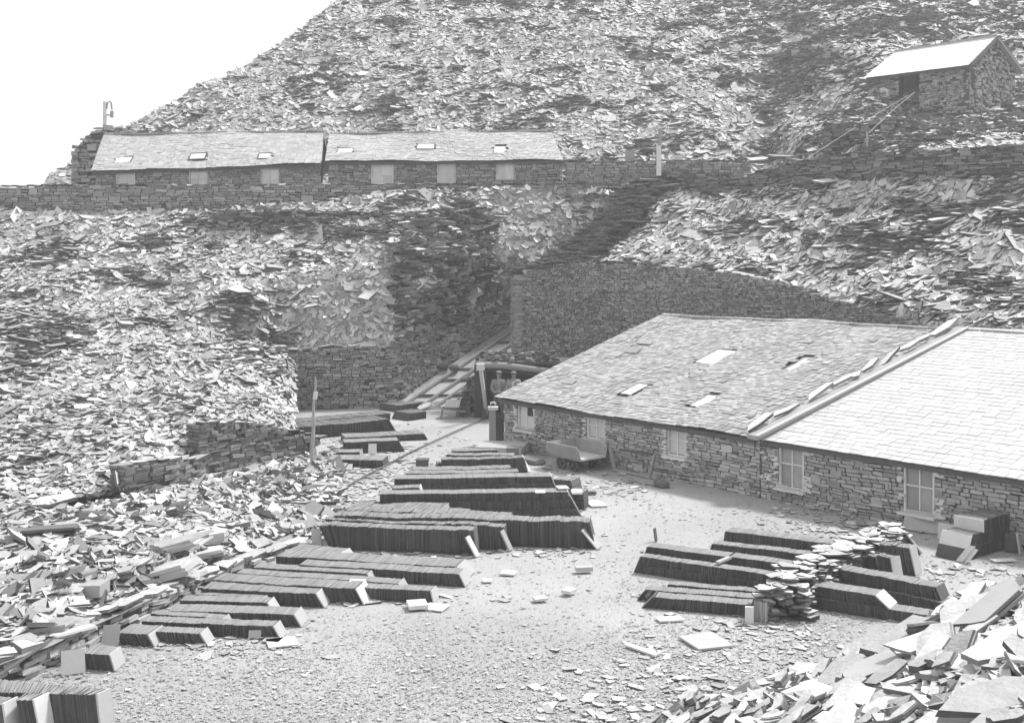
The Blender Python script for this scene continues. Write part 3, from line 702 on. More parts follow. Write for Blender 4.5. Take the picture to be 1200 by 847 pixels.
# ---------------- upper sheds on the terrace
def upper_shed(label, pxa, ya, pxb, yb, rxa, rya, rxb, ryb, wins, skys, seed):
    Ye, Yr = 54.2, 57.2
    e0, e1, r0, r1 = P(pxa, ya, Ye), P(pxb, yb, Ye), P(rxa, rya, Yr), P(rxb, ryb, Yr)
    sh = empty('terrace_shed', tuple((e0+e1)/2+[0,1.5,-1.2])); tag(sh, label, 'shed', 'the pair of sheds on the terrace')
    pa = Path([(e0[0]+.1, Ye+.25, 8.55, e0[2]-.04), (e1[0]-.05, Ye+.25, 8.55, e1[2]-.04)])
    s_ = lambda px: (px-600)/F*(Ye+.25)-e0[0]-.1
    hs = [(s_(w[0]), s_(w[1]), CZ-(w[3]-HY)/F*(Ye+.25), CZ-(w[2]-HY)/F*(Ye+.25)) for w in wins]
    w = backing(pa, 'wall', sh, holes=hs, drop=0, rec=.05, thick=.3)
    pieces('stone', STONES, 'stone', ['wall_stone'], face_stones(pa, ch=(.07,.14), ln=(.2,.55), depth=.15, proud=.015, holes=hs, seed=seed), w, cap=300, minpx=9, stuffname='small_stones', seed=seed)
    for i, h in enumerate(hs): sash_window(sh, pa, *h, cols=2, rows=2 if i != 2 else 1, glass='pale_glass', frame='wood_pale' if i else 'painted_sash', sill=False)
    g = MB()
    for x, dx in ((e0, .12), (e1, -.12)):
        q = r0 if x is e0 else r1
        vs = [x+[dx,.5,-1.6], q+[dx,.3,-3.0], q+[dx,.2,-.12], x+[dx,.5,-.03]]; v2 = [v+np.array([np.sign(dx)*.25,0,0]) for v in vs]
        g.add(vs+v2, [(0,1,2,3),(4,7,6,5),(0,4,5,1),(1,5,6,2),(2,6,7,3),(3,7,4,0)])
    g.build('gable', 'wall_stone', sh)
    rb = MB(); dd = r1-r0; bk = np.array([0,2.9,-1.7])
    rb.add([r0, r1, r1+bk, r0+bk, r0-[0,0,.1], r1-[0,0,.1], r1+bk-[0,0,.1], r0+bk-[0,0,.1]], [(0,1,2,3),(4,7,6,5),(0,4,5,1),(1,5,6,2),(2,6,7,3),(3,7,4,0)]); rb.build('back_roof', 'upper_roof_slate', sh)
    cuts = []; pl = []
    for (px, py, wd, ln) in skys:
        h, u, v, d, up, n = uv_on(e0, e1, r0, r1, px, py); L = np.linalg.norm(e1-e0); SL = np.linalg.norm(r0-e0)
        cuts.append((u-wd/2/L, u+wd/2/L, v-ln/2/SL-.03, v+ln/2/SL)); pl.append((h, d, up, n, wd, ln))
    add_roof(sh, e0, e1, r0, r1, .17, .24, 'upper_roof_slate', seed, cap=0, cuts=cuts, jz=.008, tilt=2)
    for (h, d, up, n, wd, ln) in pl: skylight(sh, h, d, up, n, wd, ln, True)
    I = Inst(); s = 0; L = np.linalg.norm(dd); r = random.Random(seed)
    while s < L:
        l = r.uniform(.35,.6); I.add(r0+dd*min(s+l/2, L)/L+[0,0,.04+r.uniform(0,.02)], dd/L*l/2, np.array([0,.12,0]), np.array([0,0,.045])); s += l
    pieces('ridge_stone', STONES, 'stone', ['old_roof_slate'], I, sh, cap=100, minpx=9, stuffname='small_ridge_stones')
upper_shed('left one of the pair of slate roofed sheds on the terrace, nearest the hooked pole', 107, 201, 377, 191, 122, 159, 379, 154.5,
  [(136,158,202,219),(221,243,200,219),(305,327,197,219)], [(145,188,.75,.55),(232,184,.7,.55),(311,183.5,.6,.5)], 71)
upper_shed('right one of the pair of sheds on the terrace, with three bright framed skylights', 381, 189, 660, 187.5, 386, 158, 646, 154,
  [(435,461,192,218),(512,534,190,216),(581,603,190,211)], [(405,177,.72,.62),(499,172.5,.8,.66),(586,176,.56,.72)], 72)

# ---------------- white roofed hut high on the right
hut = empty('hillside_hut', (19.5,60,12.5)); tag(hut, 'small stone hut with a bright white roof on the hillside at upper right', 'hut')
e0, e1 = P(1014,91,61.8), P(1137,75.5,57.3); r0, r1 = P(1049,62,63.3), P(1168,44,58.7)
dH = unit((e1-e0)*[1,1,0]); nH = np.array([-dH[1], dH[0], 0]); nH = nH if nH[1] > 0 else -nH
q0 = e0+nH*.25+dH*.15; q1 = e1+nH*.25-dH*.15
hp = Path([(q0[0], q0[1], 11.4, e0[2]-.05), (q1[0], q1[1], 11.4, e1[2]-.05)])
kk = lambda px: (lambda k: (k*q0[1]-q0[0])/(dH[0]-k*dH[1]))((px-600)/F)
hh = [(kk(1053), kk(1077), 12.3, 14.42)]
w = backing(hp, 'wall', hut, holes=hh, drop=0, thick=.35, rec=.06)
pieces('stone', STONES, 'stone', ['wall_stone'], face_stones(hp, ch=(.07,.14), ln=(.14,.36), depth=.2, proud=.06, holes=hh, seed=81, tilt=4), w, cap=300, minpx=9, stuffname='small_stones')
gp = Path([(q1[0], q1[1], 11.4, e1[2]-.05), *( (q1[0]+nH[0]*u, q1[1]+nH[1]*u, 11.4+.35*u, e1[2]-.05+(r1[2]-e1[2])*(u/2.05 if u < 2.05 else max(0,(4.1-u)/2.05))) for u in (1.0,2.05,3.0,4.0))])
w = backing(gp, 'gable', hut, drop=0, thick=.3, rec=.06)
pieces('stone', STONES, 'stone', ['wall_stone'], face_stones(gp, ch=(.07,.14), ln=(.14,.36), depth=.2, proud=.08, seed=82, tilt=5), w, cap=300, minpx=9, stuffname='small_stones')
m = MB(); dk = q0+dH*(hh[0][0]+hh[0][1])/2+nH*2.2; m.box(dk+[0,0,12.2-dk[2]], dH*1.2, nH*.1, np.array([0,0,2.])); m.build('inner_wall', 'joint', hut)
add_roof(hut, e0, e1, r0, r1, .3, .5, 'white_roof', 83, cap=300, minpx=9, jz=.001, tilt=.3)
m = MB(); k1 = r1+dH*.1; bk = nH*2.3+np.array([0,0,-1.45]); m.add([r0, k1, k1+bk, r0+bk]+[q-np.array([0,0,.1]) for q in (r0, k1, k1+bk, r0+bk)], [(0,1,2,3),(4,7,6,5),(0,4,5,1),(1,5,6,2),(2,6,7,3),(3,7,4,0)])
m.build('back_roof', 'old_roof_slate', hut)
m = MB(); m.bar(r0+[0,0,.06], r1+[0,0,.06], .16, .12); m.build('ridge', 'old_roof_slate', hut)
m = MB(); m.bar(e1+dH*.06, r1+dH*.06, .06, .14); m.bar(r1+dH*.06, r1+dH*.06+bk, .06, .14); m.build('barge_board', 'wood_dark', hut)

# ================================================================ SLATE STACKS
def slate_row(parent, name, tl, tr, z0, h, d, leanL, leanR, seed, mname='stacked_slate', th=(.008,.015), dj=.02):
    """slates on edge between plan points tl and tr (front edge), each its own leaning plate"""
    r = random.Random(seed); tl = np.array(tl, float); tr = np.array(tr, float); L = np.linalg.norm(tr-tl); u = (tr-tl)/L; bk = np.array([-u[1], u[0]])
    if bk[1] < 0: bk = -bk
    u3 = np.array([u[0], u[1], 0]); b3 = np.array([bk[0], bk[1], 0]); I = Inst(); s = 0; hm = 1; blk = 0; wl = 0
    while s < L:
        t = r.uniform(*th); f = s/L; lean = leanL*max(0,1-s/.7)**1.5+leanR*max(0,1-(L-s)/.7)**1.5+wl; wl += r.gauss(0,.004)*h-wl*.05; blk -= 1
        if blk <= 0: hm = 1+r.uniform(-.02,.02); bo = r.uniform(-.008,.008); blk = r.randint(3,22)
        hh = h*hm*(1+r.gauss(0,.008)+.022*math.sin(s*2.3+seed)+.012*math.sin(s*6.1+seed*2)); c = np.array([tl[0], tl[1], 0])+u3*(s+t/2+lean*.5*0)+b3*(d/2+bo+r.gauss(0,.006))
        up = np.array([0,0,hh/2])-u3*lean*hh/2/h*1.0+u3*0
        c = c+np.array([0,0,z0+hh/2])+u3*(lean/2)
        I.add(c, u3*(t/2*.93), b3*(d/2-abs(r.gauss(0,.012))), up); s += t
    o = joined(name, BOOKS, [mname, 'slate_lit_edge'], *I.arr(), parent, seed); o['kind'] = 'stuff'; return u3, b3
STK = [0]
def stack(label, xl, ytl, xr, ytr, h, dpx, tiers=1, leanL=0., leanR=0., z0=0., end=None, endm='sawn_slate', lend=False, dm=None, inset=.0, group='rows of stacked slates on the yard'):
    """front top edge from (xl,ytl) to (xr,ytr) in the photo, at height z0+h; dpx = rows of top surface seen"""
    STK[0] += 1; sd = 900+STK[0]*7; zt = z0+h
    a = G(xl, ytl, zt); b = G(xr, ytr, zt); ym = (ytl+ytr)/2
    d = dm if dm else (CZ-zt)*F/(ym-dpx-HY)-(CZ-zt)*F/(ym-HY)
    o = empty('slate_stack', ((a[0]+b[0])/2, (a[1]+b[1])/2, z0)); tag(o, label, 'slate stack', group)
    th = h/tiers
    for k in range(tiers):
        f0, f1 = k/tiers, (k+1)/tiers      # lower tiers reach further by the lean
        eL, eR = leanL*(1-f1), leanR*(1-f1)
        u, bb = slate_row(o, 'slate_tier', (a+unit(a-b)*0)[:2]+(unit(b-a)*eL)[:2], b[:2]+(unit(b-a)*eR)[:2]-np.array([0, inset*(tiers-1-k)]), z0+k*th, th*.985, d, leanL/tiers, leanR/tiers, sd+k)
    if end:
        lean = leanR; m = MB(); c = b+u*(.03+lean/2)+bb*d/2; c[2] = z0+h/2
        m.box(c, unit(np.array([0,0,1])*lean+u*h)*.012, bb*(d/2+.01), np.array([0,0,h/2*1.01])-u*lean/2); m.build('end_slate', endm, o)
    if lend:
        lean = leanL; m = MB(); c = a-u*.03+u*lean/2+bb*d/2; c[2] = z0+h/2
        m.box(c, u*.012, bb*(d/2+.01), np.array([0,0,h/2])-u*lean/2); m.build('end_slate', endm, o)
    return o
def plate(name, label, cat, c, u, v, th, mname, group=None, parent=None):
    """a single leaning or lying slate: centre, half vectors u and v"""
    c, u, v = map(lambda q: np.array(q, float), (c, u, v)); n = unit(np.cross(u, v)); r = random.Random(int(abs(c[0]*131+c[1]*77)*10)); mb = MB(); vs = []
    j = lambda: 1-r.uniform(0,.12)
    quad = [(-j(),-j()),(j(),-j()),(j(),j()),(-j(),j())]
    for s in (-1,1):
        for (p, q) in quad: vs.append(c+u*p+v*q+n*s*th/2)
    mb.add(vs, [(0,3,2,1),(4,5,6,7),(0,1,5,4),(1,2,6,5),(2,3,7,6),(3,0,4,7)])
    o = mb.build(name, mname, parent)
    if label: tag(o, label, cat, group)
    return o
# left group of low rows
gl = 'low slate rows beside the track edging'
Ls = [
 ('nearest short slate row of the left group, by the upright pale slate', 137,741,171,743,.19,11,1,.05,.12),
 ('short slate row just right of the nearest one in the left group', 182,739.5,232,741.5,.18,7,1,.05,.12),
 ('slate row of the left group with a small block leaning on its front', 166,727,318,733.5,.2,7,1,0,.12),
 ('short slate row tucked behind the row with the small block', 176,718.5,258,724,.19,5,1,0,.12),
 ('long slate row fourth from the near end of the left group', 196,715,342,719.5,.2,9,1,0,.13),
 ('slate row with a pale end directly behind the fourth long row', 210,703,311,706,.18,7,1,0,.12),
 ('short low slate row ending beside a taller dark fronted row', 228,696,306,700,.18,5,1,0,.12),
 ('dark fronted slate row whose tall right part stands clear of its neighbours', 236,689.5,368,695,.24,9,1,0,.16),
 ('slate row with the broadest pale end slate in the left group', 249,679,415,689.5,.27,9,1,0,.16),
 ('slate row reaching furthest toward the two loose slates on the yard', 380,685,503,692,.22,6,1,0,.05),
 ('slate row capped by a pale slate at its right end', 276,671,464,683,.2,6,1,0,.12),
 ('thin slate row behind the capped one', 296,664,428,672,.2,6,1,0,.12),
 ('long dark slate row with a light end, second from the back of the left group', 350,661,536,672,.23,7,1,0,.12),
 ('longest slate row at the back of the left group', 323,651,533,664,.23,9,1,0,.2),
 ('small slate row at the very back of the left group', 337,644,392,649.5,.17,8,1,0,.16)]
for L_ in Ls: stack(*L_, end=True, endm='pale_slate' if 'broadest' in L_[0] else 'sawn_slate', group=gl)
# middle group of tall rows
gm = 'tall slate rows in the middle of the yard'
stack('tallest front slate row of the middle group', 373,615,553,621,.50,5,1,.25,.06,end=True,endm='stacked_slate',group=gm)
stack('slate row just behind the front one, second in the middle group', 380,608,590,616,.50,5,1,.2,.06,group=gm)
stack('wide smooth fronted slate row reaching furthest right in the middle group', 391,603,690,611,.56,6,1,.2,.14,group=gm)
stack('pale topped slate row behind the wide one in the middle group', 403,596.5,596,604,.5,5,1,.2,.05,group=gm)
stack('short pale topped slate row between the wide row and the triple tiered row', 408,592.5,545,600,.45,5,1,.1,.05,group=gm)
stack('low slate row with a squared right end in front of the triple tiered row', 414,589.5,518,594,.42,5,1,.1,.05,end=True,group=gm)
stack('slate row of three tiers with a loose pale slate on its right end', 445,579,664,576,.60,5,3,.0,.34,end=True,endm='pale_slate',inset=.03,group=gm)
stack('short slate row with a light end behind the triple tiered row', 459,571,490,571,.40,4,1,.0,.12,end=True,endm='pale_slate',group=gm)
stack('slate row of stacked tiers behind the triple tiered row', 462,561,645,558,.52,5,3,.0,.2,end=True,endm='pale_slate',inset=.03,group=gm)
stack('low wavy slate row in the rear half of the middle group', 475,555,608,552.5,.34,4,1,.05,.03,group=gm)
stack('thin slate row behind the wavy one', 484,550.5,599,548,.30,4,1,.0,.03,group=gm)
stack('short slate row with white end near the dark box', 513,542.5,575,540.5,.30,3,1,.0,.05,end=True,endm='pale_slate',group=gm)
stack('broad slate row near the back of the middle group, slate leaning on its end', 518,538,613,536,.43,3,1,.0,.12,end=True,endm='pale_slate',group=gm)
stack('narrow pale topped slate row one from the back of the middle group', 523,532.5,602,533,.36,3,1,.0,.03,group=gm)
stack('rearmost slate row of the middle group, nearest the slate post', 530,528,582,527,.30,3,1,.0,.03,end=True,group=gm)
stack('small double tier slate stack behind the right end of the tiered rows', 648,561,668,563,.32,5,2,0,.1,group=gm)
stack('small square slate stack with a white slab on top beside the tiered rows', 667,576,683,577,.42,5,2,0,.03,group=gm)
# back left group
gb = 'slate rows at the foot of the coursed wall'
stack('long tall slate row under the coursed wall at the back left', 346,501,454,491,.42,6,1,.15,.28,end=True,endm='stacked_slate',group=gb)
stack('slate row standing tight against the coursed wall', 328,496,458,484,.24,4,1,.1,.0,group=gb)
stack('short dark slate row at the foot of the incline, closest to the rails', 466,475,499,470.5,.24,4,1,.0,.0,group=gb)
stack('small dark slate row lying in front of the incline foot', 482,484,500,481.5,.26,4,1,-.15,.0,group=gb)
stack('slate row running right past the others in front of the tall back row', 405,512.5,497,508,.20,5,1,.0,.12,group=gb)
stack('two tiered slate row with an upright pale slate before it', 403,518,467,516,.34,4,2,.0,.2,group=gb)
stack('short low slate row beside the pebbly heap and the pale upright slate', 394,529.5,420,529.5,.14,4,1,.0,.03,end=True,group=gb)
stack('nearest slate row of the back left group, right of the crooked pole', 382,538,448,539,.22,6,1,.25,.03,group=gb)
# right group
gr = 'slate rows left of the slab pile'
stack('rearmost slate row of the right yard group, standing alone behind the slab pile', 849,622,985,638,.22,6,1,-.03,.0,group=gr)
stack('low slate row second from the back, left of the slab pile', 834,637,950,649,.30,5,1,-.1,.0,group=gr)
stack('right piece of the double tier row touching the slab pile', 855,652,940,663,.34,6,2,.0,.0,group=gr)
stack('left piece of the double tier row with a slate lying across its end', 758,640,852,652,.34,6,2,-.12,.0,lend=False,group=gr)
stack('double tiered dark slate row with the longest front left of the slab pile', 750,651.5,908,674,.33,5,2,-.14,.0,inset=.02,group=gr)
stack('low slate row third from the front left of the slab pile', 783,684,890,693,.22,5,1,-.1,.0,group=gr)
stack('low slate row second from the front with a dark triangular end', 757,690,888,701,.21,6,1,-.17,.0,group=gr)
stack('frontmost slate row left of the slab pile', 768,699,880,708.5,.21,7,1,-.2,.0,lend=True,endm='stacked_slate',group=gr)
gr2 = 'slate rows right of the slab pile'
stack('upper rear double tier slate row right of the slab pile', 957,662,1096,687,.44,7,2,.0,.2,inset=.12,group=gr2)
stack('lower front slate row passing behind the rubble heap', 945,699,1092,721,.18,8,1,.0,.0,group=gr2)
stack('short slate row set on top of the lower front row with a pale end slate', 947,685,1024,697,.19,8,1,z0=.185,leanL=.0,leanR=.24,end=True,endm='pale_slate',group=gr2)

# big square stacks at lower left
def block(label, pts_top, zt, z0, name='slate_stack', mname='stacked_slate', faces='sawn_slate', th=(.016,.028), shear=(0,0), group=None):
    """four top corners fl, fr, br, bl in the photo; slates packed from left to right"""
    fl, fr, br, bl = [G(x, y, zt) for x, y in pts_top]; o = empty(name, tuple((fl+br)/2*[1,1,0]+[0,0,z0])); tag(o, label, 'slate stack', group)
    I = Inst(); r = random.Random(int(fl[0]*100)); n = int(np.linalg.norm(fr-fl)/.014); h = zt-z0
    for i in range(n):
        u = (i+.5)/n; a = fl+(fr-fl)*u; b = bl+(br-bl)*u; ax = unit(fr-fl); hh = h*(1+r.gauss(0,.006)); sv = np.array([shear[0], shear[1], 0])*h
        c = (a+b)/2*[1,1,0]+[0,0,z0+hh/2]+sv/2+(b-a)*r.gauss(0,.006)
        I.add(c, ax*np.linalg.norm(fr-fl)/n/2*.88, (b-a)/2*r.uniform(.97,1.01), np.array([0,0,hh/2])-sv/2)
    q = joined('slates', BOOKS, [mname, 'slate_lit_edge'], *I.arr(), o, 3); q['kind'] = 'stuff'
    m = MB(); c = (fr+br)/2*[1,1,0]+[0,0,(z0+zt)/2]+np.array([shear[0], shear[1], 0])*h/2+unit(fr-fl)*.02
    m.box(c, unit(fr-fl)*.012, (br-fr)/2*1.02, np.array([0,0,h/2*1.01])-np.array([shear[0], shear[1], 0])*h/2); m.build('end_slate', faces, o)
    return o
gf = 'big stacks of large slates at lower left'
block('large stack of tall slates at the lower left corner with a broad light end', [(-90,808),(111,813),(127,806),(-90,787)], .66, 0, group=gf, faces='sawn_slate', shear=(.12,0))
block('short stack of large slates standing before the large corner stack', [(18,819),(37,819.5),(55,811),(30,811)], .66, 0, group=gf, faces='pale_slate', shear=(.2,0))
block('pale smooth slate stack cut off by the lower left corner of the photograph', [(-60,826),(1,824),(18,816),(-40,812)], .62, 0, group=gf, faces='pale_slate', shear=(.15,0))
block('small stack of broad slates with a smooth light end beside the track edging', [(97,765),(127,767),(139,757),(110,753)], .24, 0, group=gf, shear=(.3,0))
def leaner(label, px, py_bot, w, h, ya, pitch, mname='sawn_slate', th=.03, cat='slate', name='leaning_slate', z0=0, group=None, roll=0):
    """slate standing on the ground at (px, py_bot); ya = direction its face looks (deg, 0 = toward camera, + = right); pitch = lean back"""
    b = G(px, py_bot, z0); f = np.array([math.sin(R(ya)), -math.cos(R(ya)), 0]); s = np.array([math.cos(R(ya)), math.sin(R(ya)), 0])
    up = unit(np.array([0,0,math.cos(R(pitch))])-f*math.sin(R(pitch))+s*math.tan(R(roll)))
    return plate(name, label, cat, b+up*h/2, s*w/2, up*h/2, th, mname, group)
leaner('square smooth slate slab leaning against the edging left of the small broad stack', 86,790,.36,.36,25,25)
leaner('pale pointed slate standing behind the small broad stack', 128,758,.28,.34,20,12,roll=8)
leaner('small slate standing in front of the short stack at the bottom left', 66,858,.12,.3,30,20,'pale_slate')
leaner('small square block leaning on the front of a left group row', 298.5,747.5,.22,.13,0,14,'sawn_slate',th=.05)
# loose bits resting on and beside stacks
def lying(label, px, py, w, l, yaw, z=0., th=.03, mname='pale_slate', tx=0, ty=0, name='loose_slate', group=None):
    c = G(px, py, z+th); u = np.array([math.cos(R(yaw)), math.sin(R(yaw)), math.tan(R(tx))]); v = np.array([-math.sin(R(yaw)), math.cos(R(yaw)), math.tan(R(ty))])
    return plate(name, label, 'slate', c+[0,0,.002], u*w/2, v*l/2, th, mname, group)
lying('pale loose slate on top of the right end of the triple tiered row', 659,571,.26,.34,10,.60)
lying('pale flat slate lying on the middle of the triple tiered row', 633,576,.24,.3,0,.60,th=.02)
lying('white slab on top of the small square stack beside the tiered rows', 676,576,.26,.4,0,.43,th=.05)
lying('pale flat square slate on the ground right of the middle group', 698,590,.42,.7,12,0,th=.025)
lying('thin dark plank shaped slate behind the pale square one', 691,577,.36,.16,0,0,th=.05,mname='slab_edge')
lying('pale slate resting on the end of the capped left row', 419,681,.3,.25,0,.22,th=.03)
lying('thick pale slate on the yard before the left group', 489,708,.36,.4,14,0,th=.07)
lying('thin broken slate lying beside the thick pale one', 510,711,.42,.4,-20,0,th=.02)
lying('brick shaped slate lying alone near the middle of the yard', 684,666,.34,.16,12,0,th=.08,mname='sawn_slate')
lying('bright wedge of slate lying alone on the open yard', 667,692,.2,.26,-35,0,th=.06)
lying('pale curved slate flake on the open yard left of the bright wedge', 633,701,.25,.2,20,0,th=.04)
lying('flat flake on the yard right of the tall front row', 596,671,.3,.3,-15,0,th=.03)
lying('small flake on the yard below the right end of the longest left row', 571,680,.18,.2,5,0,th=.03)
lying('broad pale slab lying flat below the front right rows', 827,751,.62,.75,20,0,th=.03,mname='sawn_slate')
lying('narrow slate shard lying left of the broad pale slab', 752,761,.12,.7,40,0,th=.03)
lying('long thin flake in front of the frontmost row left of the pile', 785,725,.45,.25,10,0,th=.025)
lying('pale broken slate lying by the left group row ends', 330,752,.5,.45,20,0,th=.02)
lying('dark thin slate beside the pale broken one', 320,749,.3,.3,-10,0,th=.02,mname='sawn_slate')
lying('slate lying across the gap in the double tier row', 848,656,.09,.5,-38,.34,th=.04,mname='sawn_slate')
leaner('narrow slate propped against the end of the tall front row of the middle group', 560,652,.2,.5,70,24,'pale_slate',roll=-14)
leaner('slate propped against the end of the second middle row', 599,645,.2,.48,70,22,'sawn_slate',roll=-12)
leaner('grey slate leaning outward at the right end of the wide middle row', 703,642,.3,.55,60,34,'sawn_slate',roll=-20)
leaner('pale slate leaning on the left end of the tall front row of the middle group', 372,640,.22,.38,-10,12,'sawn_slate',roll=-10)
leaner('slate leaning on the end of the broad rear middle row', 620,553,.3,.42,70,25,'pale_slate',roll=-14)
leaner('upright pale slate standing before the two tiered row at the back left', 436.5,532.5,.26,.32,0,5,'pale_slate')
leaner('slate leaning at the left end of the nearest back left row', 373,547,.2,.34,20,15,'sawn_slate')
leaner('second slate leaning beside the crooked pole foot', 380,546,.14,.3,30,15,'pale_slate',roll=-15)
leaner('flat slate slumped on the ground before the nearest back left row', 398,551,.7,.3,0,66,'sawn_slate')
leaner('dark slate standing upright behind the left tip of the double tier row', 769,634,.1,.28,60,8,'stacked_slate')
leaner('pale round edged block in front of the slab pile', 878,731,.15,.30,-10,4,'pale_slate',th=.08)
bl = block('squared slate block standing in front of the slab pile', [(883,704),(896,706),(908,696),(893,693)], .33, 0, faces='sawn_slate', mname='sawn_slate', group=None)
# cluster of leaning slates right of the slab pile
gl2 = 'slates leaning together behind the slab pile'
stack('low stack of slates standing on edge just right of the slab pile crest', 999,647,1025,651,.42,4,1,.0,.08,end=True,group=gl2)
stack('narrow stack of slates on edge between its two bigger neighbours', 1026,649,1042,653,.46,4,1,.0,.10,end=True,group=gl2)
stack('largest stack of upright slates behind the slab pile, topped with flakes', 1030,636,1064,641,.52,5,1,.0,.12,end=True,group=gl2)
for k, (px, lab) in enumerate(((1046,'first pale slate fanned out beside the largest upright stack'),(1052,'second pale slate fanned out beside the largest upright stack'),(1058,'outermost of the pale slates fanned out beside the largest upright stack'))):
    leaner(lab, px, 672, .1, .5, 80, 30, 'pale_slate', th=.015, roll=-28)
leaner('narrow slate leaning at the right foot of the upright slates', 1072,667,.2,.3,70,22,'sawn_slate',roll=-12)
leaner('tall slate leaning like a tent side near the shed wall', 1079,646,.5,.62,80,38,'sawn_slate',roll=-22)
leaner('broad pale slate sheet leaning beneath the right shed window', 1035,607,1.15,.5,-40,20,'sawn_slate',th=.02)
leaner('second broad slate sheet leaning against the wall below the doorway sized window', 1085,624,1.1,.48,-40,25,'sawn_slate',th=.02)
leaner('small pale square slate standing beside three dark ones', 1108,633,.36,.36,-35,22,'pale_slate',th=.025)
for k in range(3): leaner(('near','middle','far')[k]+' one of three dark slates standing in a row by the shed', 1114+k*3.2, 631-k, .12, .28, -60, 12, 'stacked_slate', th=.02)
# tiered stack at the right
o = empty('slate_stack', tuple(G(1150,645))); tag(o, 'three tiered slate stack with pale left face by the right end of the shed', 'slate stack')
a = G(1133,657); b = G(1186,641); u = unit(b-a); bb = np.array([-u[1], u[0], 0]); bb = bb if bb[1] > 0 else -bb
slate_row(o, 'slate_tier', a[:2], b[:2], 0, .24, .62, -.12, -.04, 1401); slate_row(o, 'slate_tier', (a+u*.16)[:2], b[:2], .24, .24, .62, -.1, -.02, 1402)
a2 = a+u*.62; slate_row(o, 'slate_tier', a2[:2], b[:2], .48, .24, .62, 0, 0, 1403)
m = MB(); m.box(a2-u*.02+bb*.31+[0,0,.6], u*.012, bb*.33, (0,0,.12)); m.build('end_slate', 'pale_slate', o)
m = MB(); m.box(a+u*.04+bb*.31+[0,0,.24], u*.012, bb*.33, np.array([0,0,.24])+u*.13); m.build('end_slate', 'pale_slate', o)
leaner('thick pale slate propped against the left face of the three tiered stack', 1124,658,.15,.42,-60,28,'pale_slate',roll=24)
leaner('second slate propped in front of the three tiered stack', 1131,659,.12,.36,-60,26,'pale_slate',roll=24)
leaner('slate slab standing at the right edge beyond the three tiered stack', 1196,650,.2,.46,60,8,'sawn_slate')
leaner('darker slate leaning beyond the tiered stack', 1186,647,.3,.4,-30,12,'stacked_slate')
lying('pale shard lying in front of the three tiered stack', 1176,656,.5,.2,8,0,th=.02)

# ---------------- the long pile of flat slabs in the right group
pile = MB(); sp_ = [(918,722,.0),(940,704,.0),(985,678,.0),(1025,656,.0),(1050,644,.0)]; cl = [G(x, y) for x, y, _ in sp_]
tops = [.60,.60,.56,.50,.46]; 
for i in range(4):
    for s in (0,): pile.bar(cl[i]+[0,0,tops[i]*.42], cl[i+1]+[0,0,tops[i+1]*.42], .55, tops[i]*.8)
pl_ = pile.build('slab_pile', 'joint', None); tag(pl_, 'long pile of flat broken slabs with white tops dividing the right hand slate rows', 'slab pile')
I = Inst(); r = random.Random(77); cum = [0]
for i in range(4): cum.append(cum[-1]+np.linalg.norm(cl[i+1]-cl[i]))
for lay in range(15):
    zz = lay/14
    for k in range(42):
        s = r.uniform(0, cum[-1]); 
        x = np.array([np.interp(s, cum, [c[q] for c in cl]) for q in range(2)]); tp = np.interp(s, cum, tops); side = r.choice([-1,1])*r.uniform(.14,.32)*(1-.2*zz) if lay < 13 else r.uniform(-.27,.27)
        if k < 5 and lay < 13: s = -.05; x = cl[0][:2]+np.array([r.uniform(-.42,.42), r.uniform(-.25,.1)]); side = 0; tp = tops[0]
        a = r.random()*6.28; sz = r.uniform(.10,.20) if lay < 13 else r.uniform(.12,.24); nn = unit([r.gauss(0,.045), r.gauss(0,.045), 1]); t = unit(np.cross(nn, [math.cos(a), math.sin(a), 0]))
        dl = unit(cl[-1]-cl[0]); sd_ = np.array([dl[1], -dl[0]])
        I.add((x[0]+sd_[0]*side, x[1]+sd_[1]*side, tp*zz+.02+r.uniform(0,.03)), t*sz*1.1, np.cross(nn, t)*sz*.8, nn*r.uniform(.012,.026))
pieces('slab', SLABS, 'slab', ['near_slab_face','slab_edge'], I, pl_, cap=300, minpx=9, stuffname='small_slabs')

